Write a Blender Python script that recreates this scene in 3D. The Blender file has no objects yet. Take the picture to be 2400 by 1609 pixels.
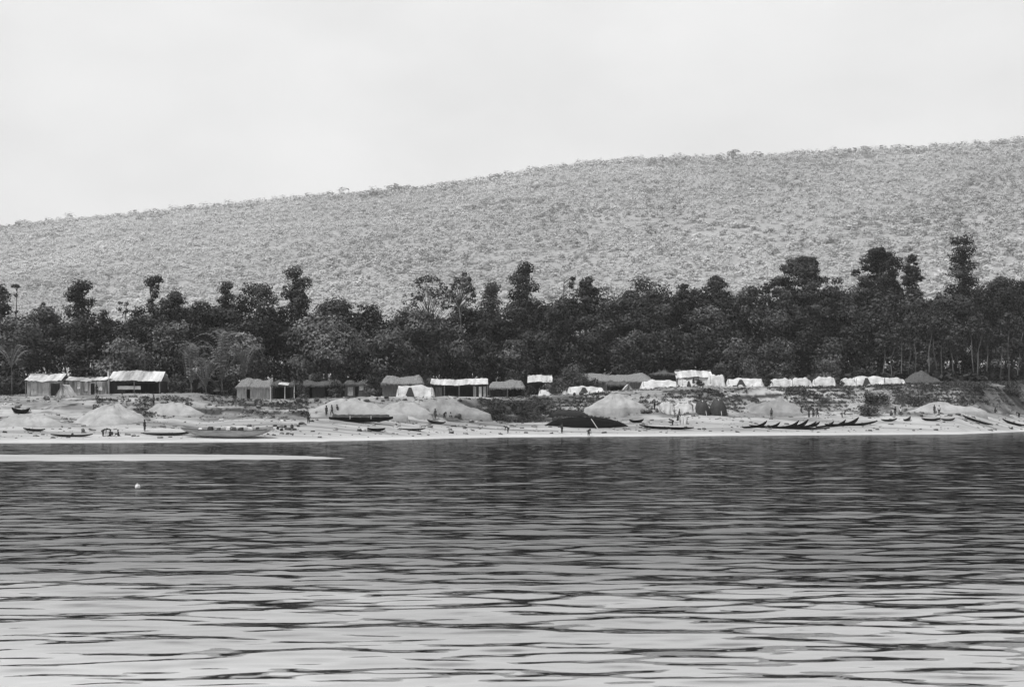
import bpy, math, random
import numpy as np
from mathutils import Vector, Matrix

random.seed(7)
rng = np.random.default_rng(11)
S = bpy.context.scene
COL = S.collection
PI = math.pi

# ------------------------------------------------------------------ camera
CAM_H, F, HOR = 5.5, 3000.0, 945.0          # eye height (m), focal length and horizon in photo pixels
cam = bpy.data.cameras.new('camera')
cam.sensor_width = 36.0
cam.lens = F / 2400.0 * 36.0
cam.shift_y = (HOR - 804.5) / 2400.0
cam.clip_start, cam.clip_end = 0.5, 20000
camo = bpy.data.objects.new('camera', cam)
camo.location = (0, 0, CAM_H)
camo.rotation_euler = (PI / 2, 0, 0)
COL.objects.link(camo)
S.camera = camo

# ------------------------------------------------------------------ sky and sun
SUN_EL, SUN_AZ = math.radians(64), math.radians(238)     # azimuth from +Y towards +X
w = bpy.data.worlds.new('World')
S.world = w
w.use_nodes = True
nt = w.node_tree
nt.nodes.clear()
N = nt.nodes.new
L = nt.links.new
sky = N('ShaderNodeTexSky'); sky.sky_type = 'NISHITA'; sky.sun_disc = False
sky.sun_elevation, sky.sun_rotation = SUN_EL, SUN_AZ
sky.dust_density = 1.5
bw = N('ShaderNodeSeparateColor'); L(sky.outputs[0], bw.inputs[0])      # red filtered black and white film
tc = N('ShaderNodeTexCoord')
sep = N('ShaderNodeSeparateXYZ'); L(tc.outputs['Generated'], sep.inputs[0])
mp = N('ShaderNodeMapping'); mp.inputs['Scale'].default_value = (1.0, 1.0, 2.2); L(tc.outputs['Generated'], mp.inputs[0])
no = N('ShaderNodeTexNoise'); no.inputs['Scale'].default_value = 5.5; no.inputs['Detail'].default_value = 4; L(mp.outputs[0], no.inputs[0])
ramp = N('ShaderNodeMapRange'); ramp.interpolation_type = 'SMOOTHSTEP'     # veil of thin cloud, thinning overhead
ramp.inputs['From Min'].default_value = 0.31; ramp.inputs['From Max'].default_value = 0.50
ramp.inputs['To Min'].default_value = 0.88; ramp.inputs['To Max'].default_value = 0.12
L(sep.outputs['Z'], ramp.inputs['Value'])
cl = N('ShaderNodeMapRange'); cl.inputs['From Min'].default_value = 0.3; cl.inputs['From Max'].default_value = 0.7
cl.inputs['To Min'].default_value = 9.7; cl.inputs['To Max'].default_value = 11.3
L(no.outputs['Fac'], cl.inputs['Value'])
mix = N('ShaderNodeMix'); mix.data_type = 'FLOAT'
L(ramp.outputs[0], mix.inputs[0]); L(bw.outputs[0], mix.inputs[2]); L(cl.outputs[0], mix.inputs[3])
bg = N('ShaderNodeBackground'); bg.inputs['Strength'].default_value = 0.10
L(mix.outputs[0], bg.inputs['Color'])
wo = N('ShaderNodeOutputWorld'); L(bg.outputs[0], wo.inputs[0])

sun = bpy.data.lights.new('sun', 'SUN'); sun.energy = 3.7; sun.angle = math.radians(0.5)
suno = bpy.data.objects.new('sun', sun)
to_sun = Vector((math.sin(SUN_AZ) * math.cos(SUN_EL), math.cos(SUN_AZ) * math.cos(SUN_EL), math.sin(SUN_EL)))
suno.rotation_euler = to_sun.to_track_quat('Z', 'Y').to_euler()
suno.location = (0, 0, 900)
COL.objects.link(suno)
S.view_settings.view_transform = 'Standard'
S.view_settings.look = 'None'
S.view_settings.exposure = 0.12
S.view_settings.gamma = 1.0
S.cycles.max_bounces = 6
S.cycles.diffuse_bounces = 2
S.cycles.glossy_bounces = 3
S.cycles.volume_bounces = 0
S.cycles.transparent_max_bounces = 4
S.cycles.use_denoising = True

# ------------------------------------------------------------------ helpers
def wx(px, Y): return (px - 1200.0) / F * Y
def wz(py, Y): return CAM_H + (HOR - py) / F * Y

def _hash(ix, iy, s):
    h = (ix.astype(np.int64) * 374761393 + iy.astype(np.int64) * 668265263 + s * 974634777) & 0x7fffffff
    h = ((h ^ (h >> 13)) * 1274126177) & 0x7fffffff
    return ((h ^ (h >> 16)) & 0xffff) / 65535.0
def vnoise(x, y, s=0):
    x = np.asarray(x, float); y = np.asarray(y, float)
    ix, iy = np.floor(x), np.floor(y)
    fx, fy = x - ix, y - iy
    fx = fx * fx * (3 - 2 * fx); fy = fy * fy * (3 - 2 * fy)
    a, b, c, d = _hash(ix, iy, s), _hash(ix + 1, iy, s), _hash(ix, iy + 1, s), _hash(ix + 1, iy + 1, s)
    return (a * (1 - fx) + b * fx) * (1 - fy) + (c * (1 - fx) + d * fx) * fy
def fbm(x, y, s=0, o=4):
    t, a, f = 0, 0.5, 1.0
    for i in range(o):
        t = t + a * vnoise(x * f, y * f, s + i * 7); a *= 0.5; f *= 2.03
    return t / 0.94 - 0.5
def sstep(a, b, x):
    t = np.clip((x - a) / (b - a), 0, 1)
    return t * t * (3 - 2 * t)

def np_mesh(name, V, Fq, smooth=False, attrs=None):
    """V (n,3), Fq (m,k) -> mesh"""
    me = bpy.data.meshes.new(name)
    V = np.asarray(V, np.float32); Fq = np.asarray(Fq, np.int32)
    m, k = Fq.shape
    me.vertices.add(len(V)); me.vertices.foreach_set('co', V.ravel())
    me.loops.add(m * k); me.loops.foreach_set('vertex_index', Fq.ravel())
    me.polygons.add(m)
    me.polygons.foreach_set('loop_start', np.arange(0, m * k, k, dtype=np.int32))
    me.polygons.foreach_set('loop_total', np.full(m, k, np.int32))
    if smooth:
        me.polygons.foreach_set('use_smooth', np.ones(m, bool))
    for an, av in (attrs or {}).items():
        at = me.attributes.new(an, 'FLOAT', 'POINT')
        at.data.foreach_set('value', np.asarray(av, np.float32))
    me.update(calc_edges=True)
    return me

def grid_faces(nx, ny):
    i = np.arange(nx - 1)[None, :] + np.arange(ny - 1)[:, None] * nx
    i = i.ravel()
    return np.stack([i, i + 1, i + 1 + nx, i + nx], 1)

def add(name, me, mat=None, parent=None, loc=None, rot=None):
    o = bpy.data.objects.new(name, me)
    if mat is not None and me is not None and len(me.materials) == 0:
        me.materials.append(mat)
    if parent is not None: o.parent = parent
    if loc is not None: o.location = loc
    if rot is not None: o.rotation_euler = rot
    COL.objects.link(o)
    return o
def tag(o, label=None, cat=None, group=None, kind=None):
    if label: o['label'] = label
    if cat: o['category'] = cat
    if group: o['group'] = group
    if kind: o['kind'] = kind
    return o
def root(name, label, cat, loc, rz=0.0, group=None, rot=None):
    o = bpy.data.objects.new(name, None)
    o.empty_display_size = 0.3
    o.location = loc
    o.rotation_euler = rot if rot else (0, 0, rz)
    COL.objects.link(o)
    return tag(o, label, cat, group)
def dup(src, loc, rot, label, group=None, scale=None):
    r = src.copy(); COL.objects.link(r)
    r.location = loc; r.rotation_euler = rot
    if scale: r.scale = scale
    r['label'] = label
    if group: r['group'] = group
    for ch in list(src.children):
        c = ch.copy(); COL.objects.link(c); c.parent = r
        for g in list(ch.children):
            d = g.copy(); COL.objects.link(d); d.parent = c
    return r

class MB:
    """collects shapes into one mesh"""
    def __init__(s): s.v = []; s.f = []
    def quad_grid(s, P):                               # P[ny][nx] points
        b = len(s.v); ny, nx = len(P), len(P[0])
        for r in P: s.v += [tuple(p) for p in r]
        for j in range(ny - 1):
            for i in range(nx - 1):
                a = b + j * nx + i
                s.f.append((a, a + 1, a + 1 + nx, a + nx))
        return s
    def sheet(s, P, th):                               # grid with thickness th in -z
        P = [[Vector(p) for p in r] for r in P]
        Q = [[p - Vector((0, 0, th)) for p in r] for r in P]
        s.quad_grid(P); s.quad_grid([list(reversed(r)) for r in Q])
        for A, B in ((P[0], Q[0]), (P[-1], Q[-1]), ([r[0] for r in P], [r[0] for r in Q]), ([r[-1] for r in P], [r[-1] for r in Q])):
            s.quad_grid([A, B])
        return s
    def box(s, c, d, rz=0.0, taper=1.0, jit=0.0):
        b = len(s.v); M = Matrix.Rotation(rz, 3, 'Z')
        for k in (-1, 1):
            t = 1.0 if k < 0 else taper
            for sx, sy in ((-1, -1), (1, -1), (1, 1), (-1, 1)):
                p = M @ Vector((sx * d[0] / 2 * t, sy * d[1] / 2 * t, k * d[2] / 2))
                j = Vector((random.uniform(-jit, jit), random.uniform(-jit, jit), random.uniform(-jit, jit)))
                s.v.append(tuple(p + Vector(c) + j))
        s.f += [(b, b + 3, b + 2, b + 1), (b + 4, b + 5, b + 6, b + 7)]
        for i in range(4):
            j = (i + 1) % 4
            s.f.append((b + i, b + j, b + 4 + j, b + 4 + i))
        return s
    def tube(s, pts, rad, n=6):
        pts = [Vector(p) for p in pts]
        if not hasattr(rad, '__len__'): rad = [rad] * len(pts)
        b = len(s.v); up = Vector((0, 0, 1))
        for i, p in enumerate(pts):
            d = (pts[min(i + 1, len(pts) - 1)] - pts[max(i - 1, 0)]).normalized()
            a = d.cross(up if abs(d.z) < 0.95 else Vector((1, 0, 0))).normalized(); c = d.cross(a)
            for k in range(n):
                t = 2 * PI * k / n
                s.v.append(tuple(p + (a * math.cos(t) + c * math.sin(t)) * rad[i]))
        for i in range(len(pts) - 1):
            for k in range(n):
                k2 = (k + 1) % n
                s.f.append((b + i * n + k, b + i * n + k2, b + (i + 1) * n + k2, b + (i + 1) * n + k))
        s.f.append(tuple(b + k for k in reversed(range(n))))
        s.f.append(tuple(b + (len(pts) - 1) * n + k for k in range(n)))
        return s
    def mesh(s, name, smooth=False):
        me = bpy.data.meshes.new(name); me.from_pydata(s.v, [], s.f)
        if smooth: me.polygons.foreach_set('use_smooth', np.ones(len(me.polygons), bool))
        me.update(); return me
    def build(s, name, mat, parent=None, smooth=False, loc=None, rot=None):
        return add(name, s.mesh(name, smooth), mat, parent, loc, rot)

# ------------------------------------------------------------------ materials (black and white photograph: greys)
def mat(name, base, var=0.25, scale=3.0, rough=0.9, spec=0.2, stretch=(1, 1, 1), bump=0.0, bscale=20.0, attr=None, obj_var=0.0, coord='Object'):
    m = bpy.data.materials.new(name); m.use_nodes = True
    t = m.node_tree; b = t.nodes['Principled BSDF']
    b.inputs['Roughness'].default_value = rough
    b.inputs['Specular IOR Level'].default_value = spec
    c = t.nodes.new('ShaderNodeTexCoord'); mp = t.nodes.new('ShaderNodeMapping')
    mp.inputs['Scale'].default_value = stretch
    t.links.new(c.outputs[coord], mp.inputs[0])
    n = t.nodes.new('ShaderNodeTexNoise'); n.inputs['Scale'].default_value = scale; n.inputs['Detail'].default_value = 5
    n.inputs['Roughness'].default_value = 0.65
    t.links.new(mp.outputs[0], n.inputs[0])
    r = t.nodes.new('ShaderNodeMapRange')
    r.inputs['From Min'].default_value = 0.28; r.inputs['From Max'].default_value = 0.72
    r.inputs['To Min'].default_value = base * (1 - var); r.inputs['To Max'].default_value = base * (1 + var)
    t.links.new(n.outputs['Fac'], r.inputs['Value'])
    out = r.outputs[0]
    def mul(a, bsock):
        k = t.nodes.new('ShaderNodeMath'); k.operation = 'MULTIPLY'
        t.links.new(a, k.inputs[0]); t.links.new(bsock, k.inputs[1]); return k.outputs[0]
    if attr:
        a = t.nodes.new('ShaderNodeAttribute'); a.attribute_name = attr
        out = mul(out, a.outputs['Fac'])
    if obj_var:
        oi = t.nodes.new('ShaderNodeObjectInfo'); r2 = t.nodes.new('ShaderNodeMapRange')
        r2.inputs['To Min'].default_value = 1 - obj_var; r2.inputs['To Max'].default_value = 1 + obj_var
        t.links.new(oi.outputs['Random'], r2.inputs['Value']); out = mul(out, r2.outputs[0])
    cc = t.nodes.new('ShaderNodeCombineColor')
    for i in range(3): t.links.new(out, cc.inputs[i])
    t.links.new(cc.outputs[0], b.inputs['Base Color'])
    if bump:
        n2 = t.nodes.new('ShaderNodeTexNoise'); n2.inputs['Scale'].default_value = bscale; n2.inputs['Detail'].default_value = 4
        t.links.new(mp.outputs[0], n2.inputs[0])
        bp = t.nodes.new('ShaderNodeBump'); bp.inputs['Strength'].default_value = bump; bp.inputs['Distance'].default_value = 0.1
        t.links.new(n2.outputs['Fac'], bp.inputs['Height']); t.links.new(bp.outputs[0], b.inputs['Normal'])
    return m

M = {}
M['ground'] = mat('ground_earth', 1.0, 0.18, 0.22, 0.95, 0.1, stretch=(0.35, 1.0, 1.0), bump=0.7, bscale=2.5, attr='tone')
M['hill'] = mat('hill_dry_grass', 0.34, 0.16, 0.010, 0.95, 0.1)
M['hilltree'] = mat('hill_foliage', 1.0, 0.12, 0.3, 0.9, 0.1, attr='tone')
M['leaf'] = mat('leaves', 1.05, 0.35, 0.35, 0.6, 0.2, attr='tone')
M['bark'] = mat('bark', 0.10, 0.4, 2.0, 0.95, 0.1)
M['palebark'] = mat('pale_bark', 0.14, 0.35, 2.0, 0.95, 0.1)
M['metal'] = mat('roof_sheet', 0.50, 0.45, 0.9, 0.6, 0.3, stretch=(1, 0.3, 0.3))
M['rustmetal'] = mat('patchy_roof_sheet', 0.42, 0.75, 0.55, 0.7, 0.2, stretch=(1, 0.25, 0.25))
M['cloth'] = mat('white_tarp', 0.54, 0.34, 0.8, 0.85, 0.1, bump=0.3, bscale=3)
M['greycloth'] = mat('grey_cloth', 0.38, 0.35, 1.2, 0.9, 0.1, bump=0.3, bscale=3)
M['darkcloth'] = mat('dark_tarp', 0.045, 0.5, 1.5, 0.75, 0.2, bump=0.4, bscale=3)
M['stripecloth'] = mat('streaked_cloth', 0.36, 0.9, 1.3, 0.9, 0.1, stretch=(1.6, 1, 0.25))
M['thatch'] = mat('grey_thatch', 0.22, 0.45, 3.0, 0.95, 0.05, stretch=(3, 1, 0.6), bump=0.6, bscale=14)
M['darkthatch'] = mat('old_thatch', 0.10, 0.5, 3.0, 0.95, 0.05, stretch=(3, 1, 0.6), bump=0.6, bscale=14)
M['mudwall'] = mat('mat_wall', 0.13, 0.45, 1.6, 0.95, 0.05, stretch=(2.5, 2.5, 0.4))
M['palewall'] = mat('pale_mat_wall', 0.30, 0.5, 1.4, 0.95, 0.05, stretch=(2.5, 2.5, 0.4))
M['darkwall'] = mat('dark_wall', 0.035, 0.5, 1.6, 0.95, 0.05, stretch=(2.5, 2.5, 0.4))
M['pole'] = mat('pole_wood', 0.16, 0.4, 4, 0.9, 0.1)
M['palepole'] = mat('bleached_pole', 0.60, 0.2, 4, 0.9, 0.1)
M['tar'] = mat('tarred_planks', 0.010, 0.5, 1.2, 0.95, 0.03, stretch=(0.3, 2, 2))
M['boatwood'] = mat('boat_wood', 0.035, 0.6, 1.2, 0.9, 0.05, stretch=(0.3, 2, 2))
M['paleboat'] = mat('bleached_planks', 0.34, 0.45, 0.9, 0.85, 0.1, stretch=(0.5, 2, 2.5))
M['sand'] = mat('heaped_sand', 0.36, 0.28, 0.45, 0.95, 0.05, bump=1.0, bscale=2.2)
M['greysand'] = mat('damp_heaped_sand', 0.26, 0.30, 0.45, 0.95, 0.05, bump=1.0, bscale=2.2)
M['skin'] = mat('skin', 0.03, 0.2, 4, 0.6, 0.3)
M['hair'] = mat('hair', 0.01, 0.2, 9, 0.7, 0.2)
M['clothes'] = mat('clothes', 0.06, 0.3, 5, 0.9, 0.1, obj_var=0.7)
M['paleclothes'] = mat('pale_clothes', 0.45, 0.2, 5, 0.9, 0.1, obj_var=0.3)
M['goods'] = mat('goods', 0.07, 0.5, 4, 0.85, 0.2, obj_var=0.6)
M['sack'] = mat('white_sack', 0.72, 0.12, 3, 0.85, 0.1, bump=0.4, bscale=6)
M['grass'] = mat('bank_plants', 1.0, 0.3, 1.0, 0.8, 0.15, attr='tone')

def water_material():
    m = bpy.data.materials.new('river_water'); m.use_nodes = True
    t = m.node_tree; t.nodes.clear()
    n, l = t.nodes.new, t.links.new
    c = n('ShaderNodeTexCoord'); mp = n('ShaderNodeMapping'); mp.inputs['Scale'].default_value = (0.34, 1.0, 1.0)
    l(c.outputs['Object'], mp.inputs[0])
    n1 = n('ShaderNodeTexNoise'); n1.inputs['Scale'].default_value = 0.9; n1.inputs['Detail'].default_value = 2.5
    l(mp.outputs[0], n1.inputs[0])
    bp = n('ShaderNodeBump'); bp.inputs['Strength'].default_value = 0.4; bp.inputs['Distance'].default_value = 0.08
    n2 = n('ShaderNodeTexNoise'); n2.inputs['Scale'].default_value = 0.30; n2.inputs['Detail'].default_value = 3
    l(mp.outputs[0], n2.inputs[0])
    hh = n('ShaderNodeMath'); hh.operation = 'MULTIPLY_ADD'; l(n2.outputs['Fac'], hh.inputs[0]); hh.inputs[1].default_value = 3.2; l(n1.outputs['Fac'], hh.inputs[2])
    l(hh.outputs[0], bp.inputs['Height'])
    d = n('ShaderNodeBsdfDiffuse'); d.inputs['Color'].default_value = (0.006, 0.006, 0.006, 1)
    g = n('ShaderNodeBsdfGlossy'); g.inputs['Roughness'].default_value = 0.03; g.inputs['Color'].default_value = (1, 1, 1, 1)
    l(bp.outputs[0], g.inputs['Normal'])
    lw = n('ShaderNodeLayerWeight'); lw.inputs['Blend'].default_value = 0.5; l(bp.outputs[0], lw.inputs['Normal'])
    fr = n('ShaderNodeMapRange'); fr.inputs['From Min'].default_value = 0.3; fr.inputs['From Max'].default_value = 0.85
    fr.inputs['To Min'].default_value = 0.12; fr.inputs['To Max'].default_value = 0.96
    l(lw.outputs['Facing'], fr.inputs['Value'])
    # wind ruffles the middle of the channel: more spread, weaker mirror
    sx = n('ShaderNodeSeparateXYZ'); l(c.outputs['Object'], sx.inputs[0])
    nn = n('ShaderNodeTexNoise'); nn.inputs['Scale'].default_value = 0.06; nn.inputs['Detail'].default_value = 4; l(mp.outputs[0], nn.inputs[0])
    ad = n('ShaderNodeMath'); ad.operation = 'MULTIPLY_ADD'; l(nn.outputs['Fac'], ad.inputs[0]); ad.inputs[1].default_value = 40; l(sx.outputs['Y'], ad.inputs[2])
    rf = n('ShaderNodeMapRange'); rf.interpolation_type = 'SMOOTHSTEP'
    rf.inputs['From Min'].default_value = 41; rf.inputs['From Max'].default_value = 70
    l(ad.outputs[0], rf.inputs['Value'])
    ro = n('ShaderNodeMapRange'); ro.inputs['To Min'].default_value = 0.02; ro.inputs['To Max'].default_value = 0.05; l(rf.outputs[0], ro.inputs['Value']); l(ro.outputs[0], g.inputs['Roughness'])
    dm = n('ShaderNodeMapRange'); dm.inputs['To Min'].default_value = 1.0; dm.inputs['To Max'].default_value = 0.36; l(rf.outputs[0], dm.inputs['Value'])
    fm = n('ShaderNodeMath'); fm.operation = 'MULTIPLY'; l(fr.outputs[0], fm.inputs[0]); l(dm.outputs[0], fm.inputs[1])
    bs = n('ShaderNodeMapRange'); bs.inputs['To Min'].default_value = 0.12; bs.inputs['To Max'].default_value = 0.9; l(rf.outputs[0], bs.inputs['Value']); l(bs.outputs[0], bp.inputs['Strength'])
    mx = n('ShaderNodeMixShader'); l(fm.outputs[0], mx.inputs[0]); l(d.outputs[0], mx.inputs[1]); l(g.outputs[0], mx.inputs[2])
    o = n('ShaderNodeOutputMaterial'); l(mx.outputs[0], o.inputs[0])
    return m
M['water'] = water_material()

# ------------------------------------------------------------------ terrain
PXS = np.array([0, 300, 450, 600, 750, 900, 1050, 1200, 1350, 1500, 1650, 1800, 1950, 2100, 2250, 2400], float)
PY_W = np.array([1038, 1037, 1036, 1035, 1034, 1031, 1027, 1024, 1023, 1022, 1021, 1020, 1019, 1018, 1017, 1011], float)   # waterline
PY_F = np.array([984, 986, 984, 978, 978, 980, 982, 986, 988, 978, 974, 976, 974, 966, 964, 972], float)                  # foot of the bank
PY_T = np.array([942, 930, 930, 943, 938, 935, 936, 936, 934, 920, 912, 914, 912, 906, 903, 905], float)                  # top of the bank
PY_H = np.array([928, 922, 924, 936, 933, 932, 930, 930, 922, 912, 903, 906, 904, 903, 898, 897], float)                  # line of the huts
def levels(px):
    Y0 = CAM_H * F / (np.interp(px, PXS, PY_W) - HOR)
    Y2, Y3, Y4, Y5 = Y0 + 25, Y0 + 39, Y0 + 49, Y0 + 70
    Z2 = wz(np.interp(px, PXS, PY_F), Y2)
    Z3 = wz(np.interp(px, PXS, PY_T), Y3)
    Z4 = wz(np.interp(px, PXS, PY_H), Y4)
    return Y0, Y2, Y3, Y4, Y5, Z2, Z3, Z4
SP_X = np.array([-400, 0, 400, 600, 740, 800, 830], float)
SP_B = np.array([1067, 1066, 1066, 1069, 1072, 1073.5, 1074.2], float)
SP_F = np.array([1083, 1080, 1078, 1076, 1074.8, 1074.5, 1074.3], float)
def terrain(X, Y, detail=True):
    X = np.asarray(X, float); Y = np.asarray(Y, float)
    px = 1200 + X / np.maximum(Y, 20) * F
    px = px + 14 * (vnoise(Y * 0.06, X * 0.02, 3) - 0.5)
    Y0, Y2, Y3, Y4, Y5, Z2, Z3, Z4 = levels(px)
    Y0 = Y0 + 2.0 * fbm(X * 0.05, Y * 0.0, 5, 3) + 0.8 * fbm(X * 0.3, Y * 0.0, 6, 2)
    t = Y - Y0
    Z1 = 0.35
    def seg(ya, yb, za, zb): return za + (zb - za) * np.clip((Y - ya) / (yb - ya), 0, 1)
    z = np.where(t < 0, np.maximum(t * 0.07, -2.0),
        np.where(t < 4, seg(Y0, Y0 + 4, 0, Z1),
        np.where(Y < Y2, seg(Y0 + 4, Y2, Z1, Z2),
        np.where(Y < Y3, Z2 + (Z3 - Z2) * sstep(0, 1, (Y - Y2) / (Y3 - Y2)),
        np.where(Y < Y4, seg(Y3, Y4, Z3, Z4),
        np.where(Y < Y5, seg(Y4, Y5, Z4, Z4 + 0.5), Z4 + 0.5 + (Y - Y5) * 0.008))))))
    # sand spit in the river
    yb = CAM_H * F / (np.interp(px, SP_X, SP_B) - HOR); yf = CAM_H * F / (np.interp(px, SP_X, SP_F) - HOR)
    u = (Y - yf) / np.maximum(yb - yf, 0.01)
    sp = np.where((u > -0.6) & (u < 1.6) & (px < 850), 0.9 * np.minimum(u, 1 - u) * np.minimum(1, (yb - yf) / 6), -9)
    sp = np.minimum(sp, 0.25) + 0.10 * fbm(X * 0.08, Y * 0.15, 9, 3) * (sp > -0.5)
    z = np.maximum(z, sp)
    if detail:
        bank = sstep(3, 22, t) * (1 - sstep(42, 50, t) * 0.8) * (1 - sstep(52, 70, t))
        face = sstep(22, 27, t) * (1 - sstep(40, 46, t))
        z = z + bank * 0.95 * fbm(X * 0.12, Y * 0.17, 21, 4) + face * 1.7 * fbm(X * 0.16, Y * 0.30, 31, 4)
        z = z + sstep(1, 6, t) * 0.10 * fbm(X * 0.6, Y * 0.9, 41, 3)
        led = sstep(20, 26, t) * (1 - sstep(44, 50, t))
        step = 0.75
        zz = z / step + 3.2 * fbm(X * 0.035, Y * 0.05, 51, 4)
        fr = zz - np.floor(zz)
        z = z + led * step * 0.6 * (sstep(0.3, 0.7, fr) - fr)
    return z
def gz(X, Y): return float(terrain(np.array([X]), np.array([Y]))[0])
def ground_at(px, py, ylo=100, yhi=330):
    """the nearest ground point seen at a photo pixel"""
    Y = np.arange(ylo, yhi, 0.5)
    X = wx(px, Y); z = terrain(X, Y)
    d = z - wz(py, Y)
    k = np.where(d[1:] * d[:-1] <= 0)[0]
    k = [i for i in k if d[i] <= 0]
    y = Y[k[0]] if len(k) else Y[np.argmin(np.abs(d))]
    return Vector((wx(px, y), y, gz(wx(px, y), y)))

def axis(fine0, fine1, step, lo, hi, g=1.25):
    f = np.arange(fine0, fine1 + step / 2, step); a = [f[0]]; d = step
    while a[-1] > lo: d *= g; a.append(a[-1] - d)
    b = [f[-1]]; d = step
    while b[-1] < hi: d *= g; b.append(b[-1] + d)
    return np.concatenate([np.array(a[1:])[::-1], f, np.array(b[1:])])
xs = axis(-115, 130, 0.45, -3800, 3800); ys = axis(104, 325, 0.4, -200, 900)
XX, YY = np.meshgrid(xs, ys)
ZZ = terrain(XX, YY)
px_ = 1200 + XX / np.maximum(YY, 20) * F
Y0g = CAM_H * F / (np.interp(px_, PXS, PY_W) - HOR); tg = YY - Y0g
face_g = sstep(21, 27, tg) * (1 - sstep(40, 50, tg))
patch = sstep(-0.05, 0.2, fbm(XX * 0.06, YY * 0.11, 71, 4))
soil = face_g * patch
right = sstep(2020, 2120, px_) + sstep(1080, 1130, px_) * (1 - sstep(1380, 1440, px_))
soil = np.clip(soil * (0.65 + 0.5 * right) + 0.5 * face_g * sstep(2020, 2120, px_), 0, 1)
tone = 0.42 - 0.26 * soil
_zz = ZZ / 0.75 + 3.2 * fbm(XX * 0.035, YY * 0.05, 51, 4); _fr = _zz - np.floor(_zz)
tone *= 1 - 0.45 * sstep(0.3, 0.42, _fr) * (1 - sstep(0.58, 0.7, _fr)) * sstep(19, 24, tg) * (1 - sstep(46, 52, tg)) * sstep(-0.06, 0.08, fbm(XX * 0.09, YY * 0.05, 171, 3))  # shadow lines of the ledges painted in: darker tone on the risers
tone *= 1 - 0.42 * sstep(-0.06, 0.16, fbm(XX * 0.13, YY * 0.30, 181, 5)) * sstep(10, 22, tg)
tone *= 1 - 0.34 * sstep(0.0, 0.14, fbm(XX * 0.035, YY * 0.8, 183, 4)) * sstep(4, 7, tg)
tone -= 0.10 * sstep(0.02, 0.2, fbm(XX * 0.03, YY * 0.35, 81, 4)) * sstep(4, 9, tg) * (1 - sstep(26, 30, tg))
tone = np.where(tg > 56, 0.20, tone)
tone = np.where(tg < 0, np.where(ZZ > -0.02, 0.40, 0.2), tone)
tone = np.where((tg >= 0) & (tg < 3.5), 0.50, tone)
# weed and litter speckle on the upper bank
tone *= 1 - 0.45 * sstep(0.13, 0.28, fbm(XX * 0.45, YY * 0.8, 91, 3)) * sstep(20, 26, tg)
# dark bands on the bank: ledge shade and dark earth painted into the tone (start, end, half width)
EARTH_SHADE = [(425, 955, 510, 968, 5), (500, 961, 650, 966, 6), (235, 940, 330, 962, 6), (325, 962, 365, 966, 4), (370, 950, 440, 975, 5), (125, 956, 180, 947, 3), (680, 970, 715, 972, 5),
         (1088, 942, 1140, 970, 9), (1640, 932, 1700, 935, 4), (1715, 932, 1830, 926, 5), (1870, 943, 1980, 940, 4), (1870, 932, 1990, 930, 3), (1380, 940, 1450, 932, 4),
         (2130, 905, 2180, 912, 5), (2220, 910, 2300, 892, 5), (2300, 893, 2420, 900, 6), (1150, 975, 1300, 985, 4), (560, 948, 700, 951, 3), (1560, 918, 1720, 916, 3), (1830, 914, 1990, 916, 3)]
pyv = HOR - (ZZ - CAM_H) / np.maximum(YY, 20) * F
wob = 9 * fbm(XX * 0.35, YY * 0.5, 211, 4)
for (a0, b0, a1, b1, hw) in EARTH_SHADE:
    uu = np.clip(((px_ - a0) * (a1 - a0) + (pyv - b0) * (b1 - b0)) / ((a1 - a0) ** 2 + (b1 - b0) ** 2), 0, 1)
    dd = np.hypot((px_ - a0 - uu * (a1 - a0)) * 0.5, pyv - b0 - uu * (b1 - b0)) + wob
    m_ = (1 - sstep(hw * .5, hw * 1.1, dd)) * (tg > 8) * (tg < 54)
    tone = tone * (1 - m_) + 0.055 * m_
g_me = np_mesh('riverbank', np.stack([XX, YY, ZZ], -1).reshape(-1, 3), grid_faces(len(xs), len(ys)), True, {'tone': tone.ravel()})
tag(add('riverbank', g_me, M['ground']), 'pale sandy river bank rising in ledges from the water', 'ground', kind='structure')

# ------------------------------------------------------------------ water
def build_water():
    rows = [12.0]
    while rows[-1] < 262: rows.append(rows[-1] + max(0.07, rows[-1] * 0.0042))
    ys = np.concatenate([[-150, -80, -40, -15, 0, 6], np.array(rows), [320]])
    xs = axis(-92, 92, 0.36, -3800, 3800, 1.3)
    X, Y = np.meshgrid(xs, ys)
    dy = np.maximum(0.07, Y * 0.0042)
    r = np.random.default_rng(5)
    Z = np.zeros_like(X); n = 72
    gust = 0.75 + 0.9 * fbm(X * 0.022, Y * 0.05, 101, 3)
    for i in range(n):
        lam = math.exp(r.uniform(math.log(0.38), math.log(4.2)))
        th = r.normal(0, 0.30) + (0.10 if i % 3 else -0.25)
        k = 2 * PI / lam
        slope = 0.0145 * (lam / 2.0) ** -0.15
        a = slope / k * 1.0
        att = sstep(1.3, 3.2, lam / dy)
        ph = r.uniform(0, 2 * PI)
        warp = 0.6 * lam * (vnoise(X / (lam * 3.2), Y / (lam * 2.2), 200 + i) - 0.5)
        Z += a * att * np.sin(k * (X * math.sin(th) + (Y + warp) * math.cos(th)) + ph)
    env = (1 - sstep(80, 92, np.abs(X))) * sstep(8, 13, Y)
    calm = 1 - 0.5 * sstep(150, 210, Y)
    Z = Z * gust * env * calm
    me = np_mesh('river_water', np.stack([X, Y, Z], -1).reshape(-1, 3), grid_faces(len(xs), len(ys)), True)
    tag(add('river_water', me, M['water']), 'rippled grey river reflecting the trees and sky', 'water', kind='structure')
build_water()

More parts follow.
